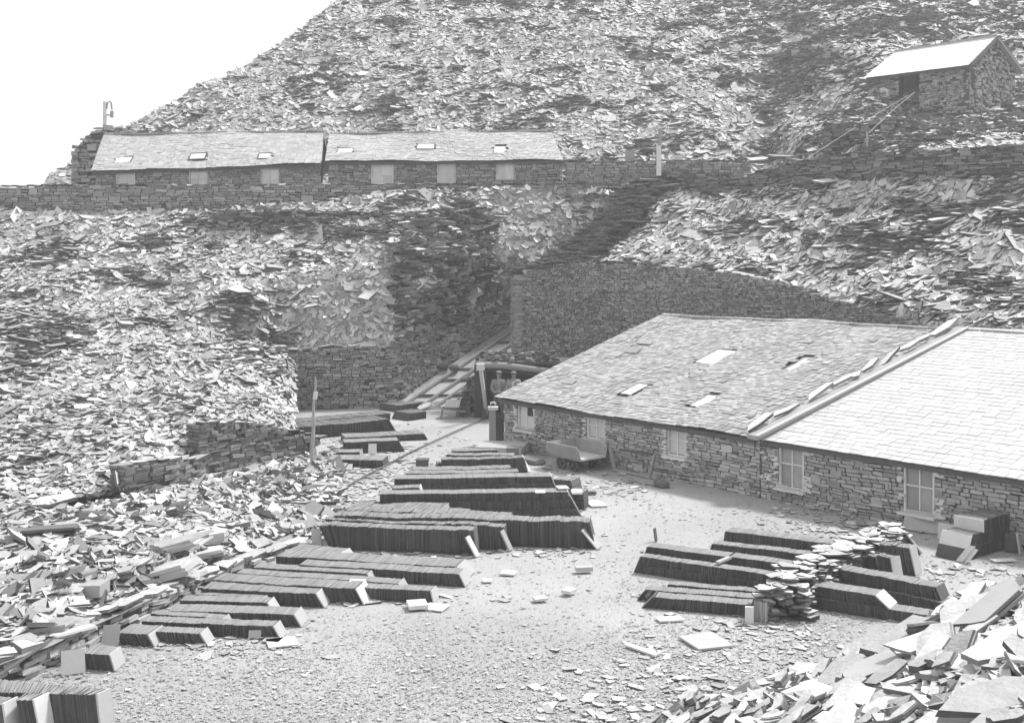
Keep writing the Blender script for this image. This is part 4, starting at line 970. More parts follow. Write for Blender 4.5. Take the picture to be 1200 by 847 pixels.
# ================================================================ LOOSE SLABS
def big_slab(label, c, size, asp, th, yaw, tx, ty, k, group=None, mats=('near_slab_face','near_slab_edge'), name='slate_slab', sq=False):
    n = unit([math.sin(R(ty)), -math.sin(R(tx)), 1]); t = np.array([math.cos(R(yaw)), math.sin(R(yaw)), 0]); t = unit(t-n*np.dot(t, n)); b = np.cross(n, t)
    A = np.stack([t*size*.5*math.sqrt(asp), b*size*.5/math.sqrt(asp), n*th*.5], 1)
    o = bpy.data.objects.new(name, variant_mesh(SQ, 'slab_squared', k % 4, mats) if sq else rough_mesh(k, mats)); COL.objects.link(o)
    o.matrix_basis = Matrix([[*A[i], c[i]] for i in range(3)]+[[0,0,0,1]]); tag(o, label, 'slab', group); return o
def rough_slab(seed):                         # layered, broken edged slab: three cleaved sheets not quite flush
    r = random.Random(seed); V = []; Fc = []; MI = []; n = r.choice([6,7,8]); lay = r.choice([3,4,4])
    an = [2*math.pi*(i+r.uniform(-.3,.3))/n for i in range(n)]; ra = [min(1.32, 1/max(abs(math.cos(a)), abs(math.sin(a))))*r.uniform(.72,1.04) for a in an]
    for L in range(lay):
        z0 = -1+2*L/lay; z1 = -1+2*(L+1)/lay; k = [r.uniform(.80,1.06) for _ in an]; ox, oy = r.uniform(-.05,.05), r.uniform(-.05,.05)
        b = len(V)
        V += [(math.cos(a)*q*w+ox, math.sin(a)*q*w+oy, z0+(.02 if L else 0)) for a, q, w in zip(an, ra, k)]
        V += [(math.cos(a)*q*w*r.uniform(.93,1)+ox, math.sin(a)*q*w*r.uniform(.93,1)+oy, z1+r.uniform(-.12,.12)) for a, q, w in zip(an, ra, k)]
        V.append((ox, oy, z1+r.uniform(-.1,.15)))
        Fc.append([b+i for i in range(n)][::-1]); MI.append(0)
        for i in range(n): Fc.append([b+i, b+(i+1)%n, b+n+(i+1)%n, b+n+i]); MI.append(1); Fc.append([b+n+i, b+n+(i+1)%n, b+2*n]); MI.append(0)
    return V, Fc, MI
SQ = [(v, f, [0,0,1,1,1,1]) for v, f, m in (stone_variant(500+i, .10) for i in range(4))]
ROUGH = [rough_slab(300+i) for i in range(9)]
def rough_mesh(k, mats): return variant_mesh(ROUGH, 'slab_rough', k % 9, mats)
def grid_at(g, px, py):                       # point of a patch seen at a photo position
    x, y = proj(g.reshape(-1,3)); i = np.argmin((x-px)**2+(y-py)**2); return g.reshape(-1,3)[i].copy()
NF = ('near_slab_face','near_slab_edge')
named = [ # label, px, py, size m, aspect, thick, yaw, tilt x, tilt y, lift
 ('long pale slab pointing down the heap toward the yard', 1000,742,1.5,2.8,.10,35,18,-22,.12),
 ('widest bright slab in the middle of the foreground heap', 1060,765,1.9,2.2,.22,28,16,-14,.16),
 ('thick banded slab with a dark underside below the widest one', 1030,800,1.5,2.0,.24,22,14,-12,.12),
 ('tilted slab overhanging a dark gap at the right edge', 1165,735,1.5,2.4,.12,30,20,-25,.30),
 ('big smooth slab at the right edge below the overhanging one', 1175,775,1.8,1.8,.18,35,14,-18,.12),
 ('large white slab filling the bottom right corner', 1170,838,2.0,1.8,.2,20,10,-8,.1),
 ('long narrow slab lying across the bottom of the foreground heap', 960,815,1.3,2.8,.12,15,10,-10,.1),
 ('block with a steep grey face near the bottom of the foreground heap', 1012,838,.7,1.2,.25,60,34,-10,.12),
 ('small dark topped boulder alone at the bottom of the yard', 832,834,.55,1.8,.2,0,0,0,.1),
 ('slab standing steeply near the crest of the foreground heap', 1160,702,.6,1.3,.08,50,50,-10,.15),
 ('flat pale slab on the crest of the foreground heap', 1140,698,.7,1.8,.08,10,6,-6,.12),
 ('darker slab jutting left from the toe of the foreground heap', 1055,741,.75,2.6,.08,10,4,-6,.06),
 ('wedge shaped slab lying near the toe of the foreground heap', 930,823,.7,2.2,.15,18,8,-6,.06),
]
for k, (lab, px, py, s, asp, th, yaw, tx, ty, lf) in enumerate(named):
    c = grid_at(gE, px, py) if px > 860 else G(px, py); c[2] += lf; big_slab(lab, c, s*.5 if px > 860 else s, asp*1.15, th*.95, yaw, tx*.35, ty, k, mats=NF if 'dark' not in lab else ('sawn_slate','near_slab_edge'))
r = random.Random(19)
flat = gE.reshape(-1,3); xx, yy = proj(flat); ok = flat[(xx > 770) & (xx < 1215) & (yy > 690) & (yy < 875)]
def heap_label(c, s, asp, tx, ty):
    x_, y_ = (float(q[0]) for q in proj(c))
    return '%s %s slab %s %s' % ('small' if s < .33 else 'medium sized' if s < .5 else 'large', 'narrow' if asp > 2.2 else 'oblong' if asp > 1.5 else 'squarish', 'tilted steeply' if abs(tx)+abs(ty) > 42 else 'tilted gently' if abs(tx)+abs(ty) > 22 else 'lying flat',
        'at the toe of the foreground heap' if x_ < 920 else 'in the lower middle of the foreground heap' if y_ > 800 and x_ < 1080 else 'near the bottom right corner of the heap' if y_ > 800 else 'on the crest of the foreground heap' if y_ < 725 else 'on the left face of the foreground heap' if x_ < 1080 else 'on the right side of the foreground heap')
glab = 'pale broken slate slab lying loose on the foreground rubble heap'
for k in range(160):
    c = ok[r.randrange(len(ok))].copy(); x_, y_ = proj(c); near = np.clip((float(y_[0])-690)/150, 0, 1); s = r.uniform(.2,.5)*(1 if r.random() > .25 else 1.6)
    if x_[0] < 950: s *= .6
    c += [r.uniform(-.1,.1), r.uniform(-.1,.1), r.uniform(.0,.2)]
    asp_, tx_, ty_ = r.uniform(1.3,3.6), r.gauss(3,9), r.gauss(-19,10)
    big_slab(heap_label(c, s, asp_, tx_, ty_), c, s, asp_, r.uniform(.03,.12), r.gauss(30,24), tx_, ty_, k, 'slabs of the foreground rubble heap', name='slate_slab')
c, A = scatter(gE, 110, (.06,.45), 108, E2([]), wide=160, power=1.8, tilt=(20,14), lift=.05, thick=(.015,.04), clip=lambda px, py: (px > 780))
tag(joined('small_rubble', SLABS, ['near_slab_face','near_slab_edge'], c, A, None, 12), kind='stuff', cat='rubble', label='small broken slate filling the foreground heap')
# left bank: big pieces
namedB = [
 ('large upright cut block with a light face at the front of the left heap', 100,692,.62,2.3,.22,-8,6,-4,.03),
 ('long thick slab projecting to the right from the left heap', 185,680,1.3,2.8,.22,12,4,-14,.14),
 ('upper long slab of the left bank pointing toward the rows', 208,652,1.3,3.0,.16,14,6,-14,.22),
 ('rectangular pale block at the right end of the left bank', 246,640,.75,2.2,.22,10,4,-8,.18),
 ('slab lying under the rectangular pale block', 232,650,.9,2.2,.12,8,4,-8,.02),
 ('dark broken slab standing out at the top of the left heap', 65,628,.9,2.6,.14,4,-4,-4,.16),
 ('large pale slab lying near the left bank edging', 58,740,.8,2.0,.1,6,3,-6,.08),
 ('long coping like slab on the edge of the track bank', 85,742,.62,3.0,.07,40,0,-4,.05),
 ('weathered log shaped slab below the crooked pole', 365,570,.9,4.0,.10,-4,0,2,.06),
]
for k, (lab, px, py, s, asp, th, yaw, tx, ty, lf) in enumerate(namedB):
    c = grid_at(gB, px, py); c[2] += lf; big_slab(lab, c, s*.85, asp*.85, th*.95, yaw, tx*.5, ty, k+2, sq=('cut block' in lab), mats=('near_slab_face','sawn_slate') if 'dark' not in lab else ('slab_edge','slab_edge'))
flat = gB.reshape(-1,3); xx, yy = proj(flat); ok = flat[(xx > 0) & (xx < 330) & (yy > 600) & (yy < 770) & (yy < EDGE(xx)-22)]
for k in range(92):
    c = ok[r.randrange(len(ok))].copy(); c[2] += r.uniform(.03,.12); s = r.uniform(.2,.45)*(1 if r.random() > .15 else 1.5)
    x_, y_ = (float(q[0]) for q in proj(c)); asp_, tx_, ty_ = r.uniform(1.1,2.4), r.gauss(8,12), r.gauss(-6,12)
    big_slab('%s %s loose slate %s %s' % ('small' if s < .3 else 'larger', 'narrow' if asp_ > 1.9 else 'squarish' if asp_ < 1.4 else 'oblong', 'tipped up' if abs(tx_)+abs(ty_) > 24 else 'lying flat',
        'by the lower left track edging' if y_ > 720 else 'on the upper right of the track bank' if x_ > 200 else 'on the crown of the left heap' if x_ < 120 and y_ < 680 else 'at the far side of the track bank' if y_ < 640 else 'on the middle of the track bank'), c, s, asp_, r.uniform(.012,.05), r.uniform(0,180), tx_, ty_, k, 'slates strewn on the track bank', mats=('near_slab_face','slab_edge'), name='slate_slab')

# flakes and chips over the yard
ch = Inst()
r2 = np.random.default_rng(3)
def chips(N, fx, size, seed, name, label, fam=CHIPS):
    r_ = np.random.default_rng(seed); px = []; py = []
    X = r_.uniform(-9, 12, N*6); Y = r_.uniform(13, 46, N*6); w = fx(X, Y); k = r_.random(len(X)) < w; X, Y = X[k][:N], Y[k][:N]; n = len(X)
    nn = r_.normal(size=(n,3))*.09+np.array([0,0,1]); nn /= np.linalg.norm(nn, axis=1, keepdims=True); t = r_.normal(size=(n,3)); t -= (t*nn).sum(1, keepdims=True)*nn; t /= np.linalg.norm(t, axis=1, keepdims=True)
    s = size[0]+(size[1]-size[0])*r_.random(n)**4; A = np.stack([t*(s*.65)[:,None], np.cross(nn, t)*(s*.42)[:,None], nn*(s*.04+.002)[:,None]], 2)
    o = joined(name, fam, ['grit'] if fam is GRIT else ['chip', 'slab_edge'] if fam is SLABS else ['chip'], np.stack([X, Y, np.full(n, .006)], 1), A, None, seed); tag(o, label, 'slate chips', kind='stuff')
GRIT = []
for i in range(6):
    r = random.Random(400+i); an = sorted(r.uniform(0, 6.28) for _ in range(3)); an = [2.1*k+r.uniform(-.5,.5) for k in range(3)]
    b = [(math.cos(a)*r.uniform(.8,1.4), math.sin(a)*r.uniform(.8,1.4), -1) for a in an]
    GRIT.append((b+[(r.uniform(-.6,.6), r.uniform(-.6,.6), 1.5)], [[0,1,3],[1,2,3],[2,0,3]], [0]*3))
def near_x(X, Y):                             # not on the tip side of the track, more chips near and by the track
    px = 600+F*X/Y; py = HY+F*CZ/Y; ok = ((py-640)*(-2.1) < (px-352)) | (py < 640); 
    sh = px-(590+(py-523)*5.0)                # right of the shed wall
    dens = np.clip((22-Y)/6, .12, 1)+.25*(fbm(np.stack([X, Y, X*0], -1), .4, 3, 8) > .1)
    return np.where(ok & (sh < 0), np.clip(dens, 0, 1), 0)
chips(14000, near_x, (.02,.10), 201, 'ground_chips', 'small slate chips carpeting the yard')
chips(112000, lambda X, Y: near_x(X, Y)*np.clip((30-Y)/10, .15, 1), (.016,.06), 203, 'ground_grit', 'fine slate grit covering the yard', GRIT)
def patchy(X, Y):
    px = 600+F*X/Y; py = HY+F*CZ/Y; v = 0
    for cx, cy, rx, ry in ((820,790,110,35),(900,770,90,30),(700,830,120,25),(440,560,60,40),(360,600,40,30),(650,600,30,40),(270,760,60,12),(980,620,60,12),(730,570,30,10),(1130,670,60,12),(1000,600,80,6),(540,645,160,6),(420,700,120,6),(890,735,60,8)):
        v = v+np.exp(-((px-cx)/rx)**2-((py-cy)/ry)**2)
    return np.clip(v, 0, 1)
chips(6500, patchy, (.05,.26), 202, 'slate_flakes', 'larger slate flakes strewn in patches over the yard', SLABS)

# ================================================================ INCLINE, TRACK, DUGOUT
fl_, fr_ = G(462,479), G(540,479); tl_ = P(603,383,52.0); tr_ = P(672,383,52.0)
gi = np.array([[fl_+(fr_-fl_)*u, None] for u in ()]) if False else np.array([[(fl_*(1-u)+fr_*u)*(1-v)+(tl_*(1-u)+tr_*u)*v for u in np.linspace(-.15,1.05,14)] for v in np.linspace(-.05,2.2,40)])
gi[...,2] += .05*fbm(gi, 2, 2, 3)-.03
tag(gridmesh('incline', gi, 'yard_ground'), kind='structure')
inc = empty('incline_railway', tuple((fl_+tl_)/2)); tag(inc, 'narrow gauge incline track climbing left of the tall retaining wall', 'railway')
up_i = unit(tl_-fl_); ac = unit(fr_-fl_)
for u, nm in ((.10,'rail'),(.40,'rail'),(.62,'rail'),(.90,'rail')):
    m = MB(); a = fl_*(1-u)+fr_*u; b = tl_*(1-u)+tr_*u; m.bar(a+[0,0,.10], a+(b-a)*2+[0,0,.10], .06, .09); m.build('rail', 'wood_grey', inc)
for k in range(13):
    m = MB(); v = k/6.3+rnd.uniform(-.02,.02); a = (fl_*.98+fr_*.02)*(1-v)+(tl_*.98+tr_*.02)*v; b = (fl_*.03+fr_*.97)*(1-v)+(tl_*.03+tr_*.97)*v; m.bar(a+[0,0,.03], b+[0,0,.03], .11, .06); m.build('sleeper', 'wood_dark' if k % 3 else 'wood_grey', inc)
for k, (px, py, s) in enumerate(((520,434,.2),(532,436,.22))):
    m = MB(); c = hit(px, py, fl_, unit(np.cross(ac, up_i))); m.tube([c+[-.16,0,.16], c+[.16,0,.16]], .14, 12); m.tube([c+[-.22,0,.16], c+[.22,0,.16]], .04, 8)
    o = m.build('rope_roller', 'iron', None); tag(o, ('left','right')[k]+' one of two iron rope rollers between the incline rails', 'roller')
# bank edge of slabs below the incline, beside the dugout
wall_thing('incline_bank_wall', 'dark rough stone bank holding up the incline beside the dugout', [(*G(535,487)[:2],-.1,.35),(*G(548,488)[:2],-.1,.9),(-1.55,44.9,-.1,1.35),(-1.12,44.7,-.1,1.65)], seed=12, ch=(.08,.16), ln=(.2,.5), proud=.09, mname='dark_stone', tilt=6, copmats=NF)
for k, (lab, px, py, z, s) in enumerate((('pale flat slab lying at the foot of the incline bank', 508,472,.15,.8),('rounded pale slab on the incline bank edge', 527,452,.55,.75),('tilted pale slab below the rounded one', 534,461,.45,.6),('flat pale slab on the ground before the dugout wall', 553,486,.03,.8),('small slab high on the incline bank', 541,447,.8,.4),('long pale slab lying along the lowest incline rail', 497,477,.08,.7))):
    big_slab(lab, G(px, py, z), s, 1.8, .12, 15+k*13, 10, -12, k)
# yard track
trk = empty('yard_track', tuple(G(430,570))); tag(trk, 'single visible rail of the yard track running from the lower left to the slate post', 'railway')
pts = [G(-60,822,.44),G(0,790,.43)]+[G(x, y, z) for x, y, z in ((60,750,.42),(130,705,.36),(190,668,.28),(240,645,.18),(300,622,.1),(355,598,.05),(420,562,.05),(480,530,.05),(530,507,.05),(575,487,.05))]
m = MB(); m.tube(pts, .024, 6); m.build('rail', 'iron', trk)
o_ = np.array([-.5,-.25,-.015]); 
# dugout
dug = empty('dugout', (0,45,0)); tag(dug, 'dark open fronted shelter roofed with a log and rubble where two men stand', 'shelter')
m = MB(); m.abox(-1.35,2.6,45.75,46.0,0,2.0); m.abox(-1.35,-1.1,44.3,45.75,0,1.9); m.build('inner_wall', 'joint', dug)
m = MB(); m.abox(-1.2,2.6,44.1,46.0,1.92,2.02); m.build('roof', 'wood_dark', dug)
m = MB(); m.tube([(-1.25,44.0,1.93),(-.3,43.98,1.90),(.5,44.0,1.80),(1.4,44.02,1.70)], [.11,.12,.11,.10], 10); m.build('lintel_log', 'wood_grey', dug)
m = MB(); m.tube([(-1.2,44.15,1.78),(1.2,44.15,1.55)], [.07,.07], 8); m.build('lintel_log', 'wood_dark', dug)
m = MB(); m.bar((-1.02,44.1,0),(-1.0,44.1,1.85),.14,.12); m.build('post', 'wood_dark', dug)
I = Inst(); r = random.Random(4)
for k in range(110):
    a = r.random()*6.3; I.add((r.uniform(-1.1,1.6), r.uniform(44.0,45.8), 2.05+r.uniform(0,.25)*(1-abs(r.random()-.5))), np.array([math.cos(a), math.sin(a), .1])*.16, np.array([-math.sin(a), math.cos(a), 0])*.11, (0,0,.035))
q = joined('roof_rubble', SLABS, ['turf','slab_edge'], *I.arr(), dug, 1); q['kind'] = 'stuff'
post = MB(); post.bar(G(571,489), P(563,431,42.8), .12, .12); o = post.build('leaning_post', 'wood_pale'); tag(o, 'tall pale squared post leaning in front of the dugout', 'post')
cap_ = MB(); cc = P(563,430,42.8); cap_.box(cc, (.14,0,0), (0,.1,0), (0,0,.11)); cap_.build('post_head', 'wood_pale', o)

# ---------------- slate post and platform near the shed corner
gp_ = empty('slate_post', tuple(G(582,520))); tag(gp_, 'dark squared post with a small iron fitting beside the left corner of the lower shed', 'post')
b = G(577,521); m = MB(); m.box(b+[0,0,.55], (.10,0,0), (0,.1,0), (0,0,.55)); m.build('shaft', 'wood_grey', gp_)
m = MB(); m.box(b+[.02,.0,1.14], (.16,0,0), (0,.13,0), (0,0,.045)); m.tube([b+[-.05,0,1.18], b+[-.05,0,1.3], b+[.05,0,1.32], b+[.1,0,1.26]], .03, 8); m.build('cap', 'pale_slate', gp_)
leaner('dark tall slate slab leaning behind the squared post', 586,519,.30,.85,15,4,'stacked_slate',th=.05)
lying('broad flat stone platform slab before the shed corner', 588,524,1.5,1.3,-10,0.05,th=.18,mname='sawn_slate')
lying('dark block under the platform slab', 603,528,.5,.4,0,0,th=.22,mname='slab_edge')
bx = MB(); c = G(495,547); bx.box(c+[0,0,.1], (.17,0,0), (0,.14,0), (0,0,.1)); bx.box(c+[0,0,.215], (.19,0,0), (0,.16,0), (0,0,.012)); o = bx.build('dark_box', 'wood_dark'); tag(o, 'small dark box at the left end of the rear middle rows', 'box')

# ---------------- poles
pb = P(123,152,60); hp_ = empty('hooked_pole', tuple(pb)); tag(hp_, 'pale post with a hooked iron arm standing on the skyline at upper left', 'pole')
m = MB(); m.bar(pb-[0,0,.4], pb+[0,0,1.36], .17, .15); m.build('shaft', 'wood_pale', hp_)
m = MB(); m.tube([pb+[.08,0,1.0], pb+[.12,0,1.3], pb+[.2,0,1.38], pb+[.3,0,1.3], pb+[.34,0,.95]], .045, 8); m.build('hook', 'sheet_iron', hp_)
m = MB(); m.bar(pb+[.06,0,.72], pb+[.3,0,.68], .08, .07); m.box(pb+[.34,0,.74], (.07,0,0), (0,.07,0), (0,0,.16)); m.build('bracket', 'wood_grey', hp_)
pier = MB()
wall_thing('pole_pier', 'ragged dry stone pier under the hooked pole', [W(84,59.2,178,226),W(100,59.2,160,226),W(112,59.2,151,226),W(135,59.2,150,226),W(160,59.4,156,226)], seed=13, ch=(.1,.2), ln=(.25,.6), proud=.15, mname='wall_stone', tilt=8, rag=.25, copkeep=.8)
pb = P(772,206,52.4); tp_ = empty('white_post', tuple(pb)); tag(tp_, 'white painted post with a thin upper pole on the terrace wall above the incline', 'post')
m = MB(); m.bar(pb, pb+[.0,0,1.27], .26, .18); m.build('thick_base', 'mortar', tp_)
m = MB(); m.bar(pb+[.05,0,1.2], pb+[.05,0,1.98], .14, .12); m.build('upper_pole', 'wood_grey', tp_)
m = MB(); m.box(pb+[.02,-.1,.75], (.03,0,0), (0,.02,0), (0,0,.16)); m.build('slot', 'wood_dark', tp_)
b = G(366,553); m = MB(); m.tube([b, b+[.0,0,.7], b+[.04,0,1.3], b+[.03,0,1.8], b+[.09,0,2.35], b+[.08,0,2.62]], [.06,.055,.045,.038,.03,.018], 8); o = m.build('crooked_pole', 'wood_grey'); tag(o, 'thin crooked pole standing in the waste left of the back rows', 'pole')
m = MB(); m.tube([b+[.07,0,2.0], b+[.09,0,2.2]], .06, 8); m.build('bark_band', 'pale_slate', o)
for k, (pa_, pb_, lab) in enumerate(((P(944,187,48.0), P(1064,112,58.6), 'thin wire rope running up to the doorway of the white roofed hut'), (P(1018,156,49), P(1072,108,58.4), 'second shorter wire rope below the doorway of the hut'))):
    m = MB(); m.tube([pa_, (pa_+pb_)/2+[0,0,.05], pb_], .013, 5); o = m.build('wire_rope', 'rope'); tag(o, lab, 'rope')
m = MB(); m.bar(P(1016,172,48.9), P(1016,154,48.9), .07, .07); o = m.build('rope_stake', 'wood_grey'); tag(o, 'short stake holding the rope below the hut', 'stake')
for k, (px, py, w_, h_, lab) in enumerate(((268,177,.22,.5,'upright slab showing above the left terrace shed ridge'),(329,170,.12,.6,'narrow upright slab above the right part of the left terrace shed ridge'),(738,190,.45,.6,'pale upright slab behind the boundary wall'),(795,189,.35,.3,'small pale slab on the boundary wall right of the white post'))):
    p_ = P(px, py, 57.8 if k < 2 else 55.2); plate('upright_slab', lab, 'slab', p_, (w_/2,0,0), (0,.02,h_), .06, 'slab_face')
# ragged slab lying over the parapet
for k, (lab, px, py, sz, asp) in enumerate((('leftmost pale slab heaped on the parapet crest below the wire ropes', 893,187,.9,2.0),('middle and highest pale slab heaped on the parapet crest', 914,184,1.0,2.4),('rightmost pale slab heaped on the parapet crest where the ropes end', 937,189,.8,2.2))):
    big_slab(lab, P(px, py, 49.9-.4*k), sz, asp, .12, -12+k*9, 16-k*5, -8+k*9, k+3, mats=('slab_face','slab_edge'))

# ---------------- wagon
def wheel(c, axis, rad, parent):
    m = MB(); n = 20; ax = unit(axis); u = np.array([0,0,1.]); v = np.cross(ax, u); k = 0
    ring = lambda r_, o: [np.array(c)+ax*o+r_*(math.cos(2*math.pi*i/n)*u+math.sin(2*math.pi*i/n)*v) for i in range(n)]
    vs = ring(rad,-.03)+ring(rad,.03)+ring(rad*.78,.03)+ring(rad*.78,-.03); fs = []
    for q in range(4):
        for i in range(n): fs.append((q*n+i, q*n+(i+1)%n, ((q+1)%4)*n+(i+1)%n, ((q+1)%4)*n+i))
    m.add(vs, fs); w_ = m.build('wheel', 'iron', parent)
    s = MB()
    for i in range(6):
        a = math.pi*i/3; dd = math.cos(a)*u+math.sin(a)*v; s.bar(np.array(c), np.array(c)+dd*rad*.8, .03, .03, up=ax)
    s.tube([np.array(c)-ax*.05, np.array(c)+ax*.05], rad*.25, 10); s.build('hub', 'iron', w_)
wc = G(683,554); wag = empty('slate_wagon', tuple(wc)); tag(wag, 'open three sided sheet iron wagon on small spoked wheels against the lower shed', 'wagon')
dl, dn = dW, nW          # along the wall, away from camera
zf = .36; o0 = wc+dl*.06-dn*.10                      # near right lower corner of the body
def q(a, b, z): return o0-dl*a+dn*b+np.array([0,0,z])
LN, WDT, SH = 1.2, .90, .36
def panel(p, name, mt, th=.025, parent=wag):
    m = MB(); p = [np.array(v, float) for v in p]; n = unit(np.cross(p[1]-p[0], p[2]-p[0])); k = len(p); vs = [v-n*th/2 for v in p]+[v+n*th/2 for v in p]
    m.add(vs, [tuple(range(k))[::-1], tuple(range(k, 2*k))]+[(i,(i+1)%k,k+(i+1)%k,k+i) for i in range(k)]); return m.build(name, mt, parent)
panel([q(0,0,zf),q(LN,0,zf),q(LN,WDT,zf),q(0,WDT,zf)], 'floor', 'wood_pale', .05)
panel([q(.0,-.02,zf-.03),q(LN,-.02,zf-.03),q(LN+.12,-.10,zf+.10),q(LN+.14,-.12,zf+SH),q(.10,-.12,zf+SH),q(.02,-.10,zf+SH-.10)], 'side_panel', 'sheet_iron')
panel([q(.0,WDT+.02,zf-.03),q(LN,WDT+.02,zf-.03),q(LN+.12,WDT+.1,zf+.10),q(LN+.14,WDT+.12,zf+SH),q(.10,WDT+.12,zf+SH),q(.02,WDT+.1,zf+SH-.10)], 'side_panel', 'sheet_iron')
panel([q(LN+.01,0,zf-.02),q(LN+.01,WDT,zf-.02),q(LN+.15,WDT+.1,zf+SH),q(LN+.15,-.1,zf+SH)], 'end_panel', 'sheet_iron')
m = MB()
for b in (.22,.68): m.bar(q(.0,b,zf-.09), q(LN,b,zf-.09), .09, .12)
m.build('chassis', 'wood_dark', wag)
for a in (.42,.92):
    for b in (.10,.80): wheel(q(a,b,.17), dn, .18, wag)
    m = MB(); m.tube([q(a,.1,.17), q(a,.8,.17)], .025, 8); m.build('axle', 'iron', wag)
# timber frame leaning by the wagon
fr = empty('timber_frame', tuple(G(745,553))); tag(fr, 'old timber frame of three bars leaning against the shed wall right of the wagon', 'frame')
P0 = [G(724,551)-dn*.13, G(765,559)-dn*.13]
m = MB(); m.bar(P0[0], P0[0]+dn*.05-dl*.22+[0,0,.62], .08, .05); m.build('upright', 'wood_grey', fr)
m = MB(); m.bar(P0[1]+[0,0,.02], P0[1]+dn*.05+dl*.14+[0,0,.64], .11, .06); m.build('upright', 'wood_grey', fr)
m = MB(); m.bar(P0[0]+[0,0,.04], P0[1]+dl*.05+[0,0,.03]-dn*.02, .07, .06); m.build('bottom_bar', 'wood_grey', fr)
m = MB(); m.bar(P0[0]+dn*.06+dl*.15+[0,0,.60], P0[1]+dn*.06+dl*.05+[0,0,.62], .05, .06); m.build('top_bar', 'wood_dark', fr)
# rough stones at the wall foot
for k, (px, py, s, lab) in enumerate(((612,513,.55,'dark slab lying against the wall under the first shed window'),(640,516,.4,'rough stone at the wall foot behind the wagon'),(605,533,.5,'rough stone beside the platform slab'),(625,538,.6,'flat stone at the wall foot left of the wagon'),(775,565,.5,'flat stone at the wall foot below the third window'))):
    big_slab(lab, G(px, py+5)+[0,0,.08], s, 1.8, .14, -40, 8, 0, k, mats=('slab_edge','slab_edge'))

# ---------------- wheelbarrow
wb = G(528,489); bar_ = empty('wheelbarrow', tuple(wb)); tag(bar_, 'wooden wheelbarrow with a pale tray standing before the incline bank', 'wheelbarrow')
def h_(x, y, z): return wb+np.array([x, y, z])
m = MB(); m.bar(h_(-.75,-.25,.38), h_(.55,-.12,.22), .05, .05); m.build('handle', 'wood_grey', bar_)
m = MB(); m.bar(h_(-.75,.25,.38), h_(.55,.12,.22), .05, .05); m.build('handle', 'wood_grey', bar_)
for s in (-1,1): m = MB(); m.bar(h_(-.28,s*.22,.34), h_(-.34,s*.26,0), .05, .05); m.build('leg', 'wood_grey', bar_)
wheel(h_(.5,0,.2), (0,1,0), .2, bar_)
m = MB(); m.box(h_(.02,0,.40), (.28,0,-.02), (0,.24,0), (0,0,.02)); m.build('tray_floor', 'wood_grey', bar_)
m = MB(); m.box(h_(.32,0,.55), (.03,0,.02), (0,.26,0), (.06,0,.16)); m.build('tray_front', 'wood_pale', bar_)
for s in (-1,1): m = MB(); m.box(h_(.08,s*.25,.5), (.26,0,0), (0,.015,0), (.02,0,.1)); m.build('tray_side', 'wood_pale', bar_)

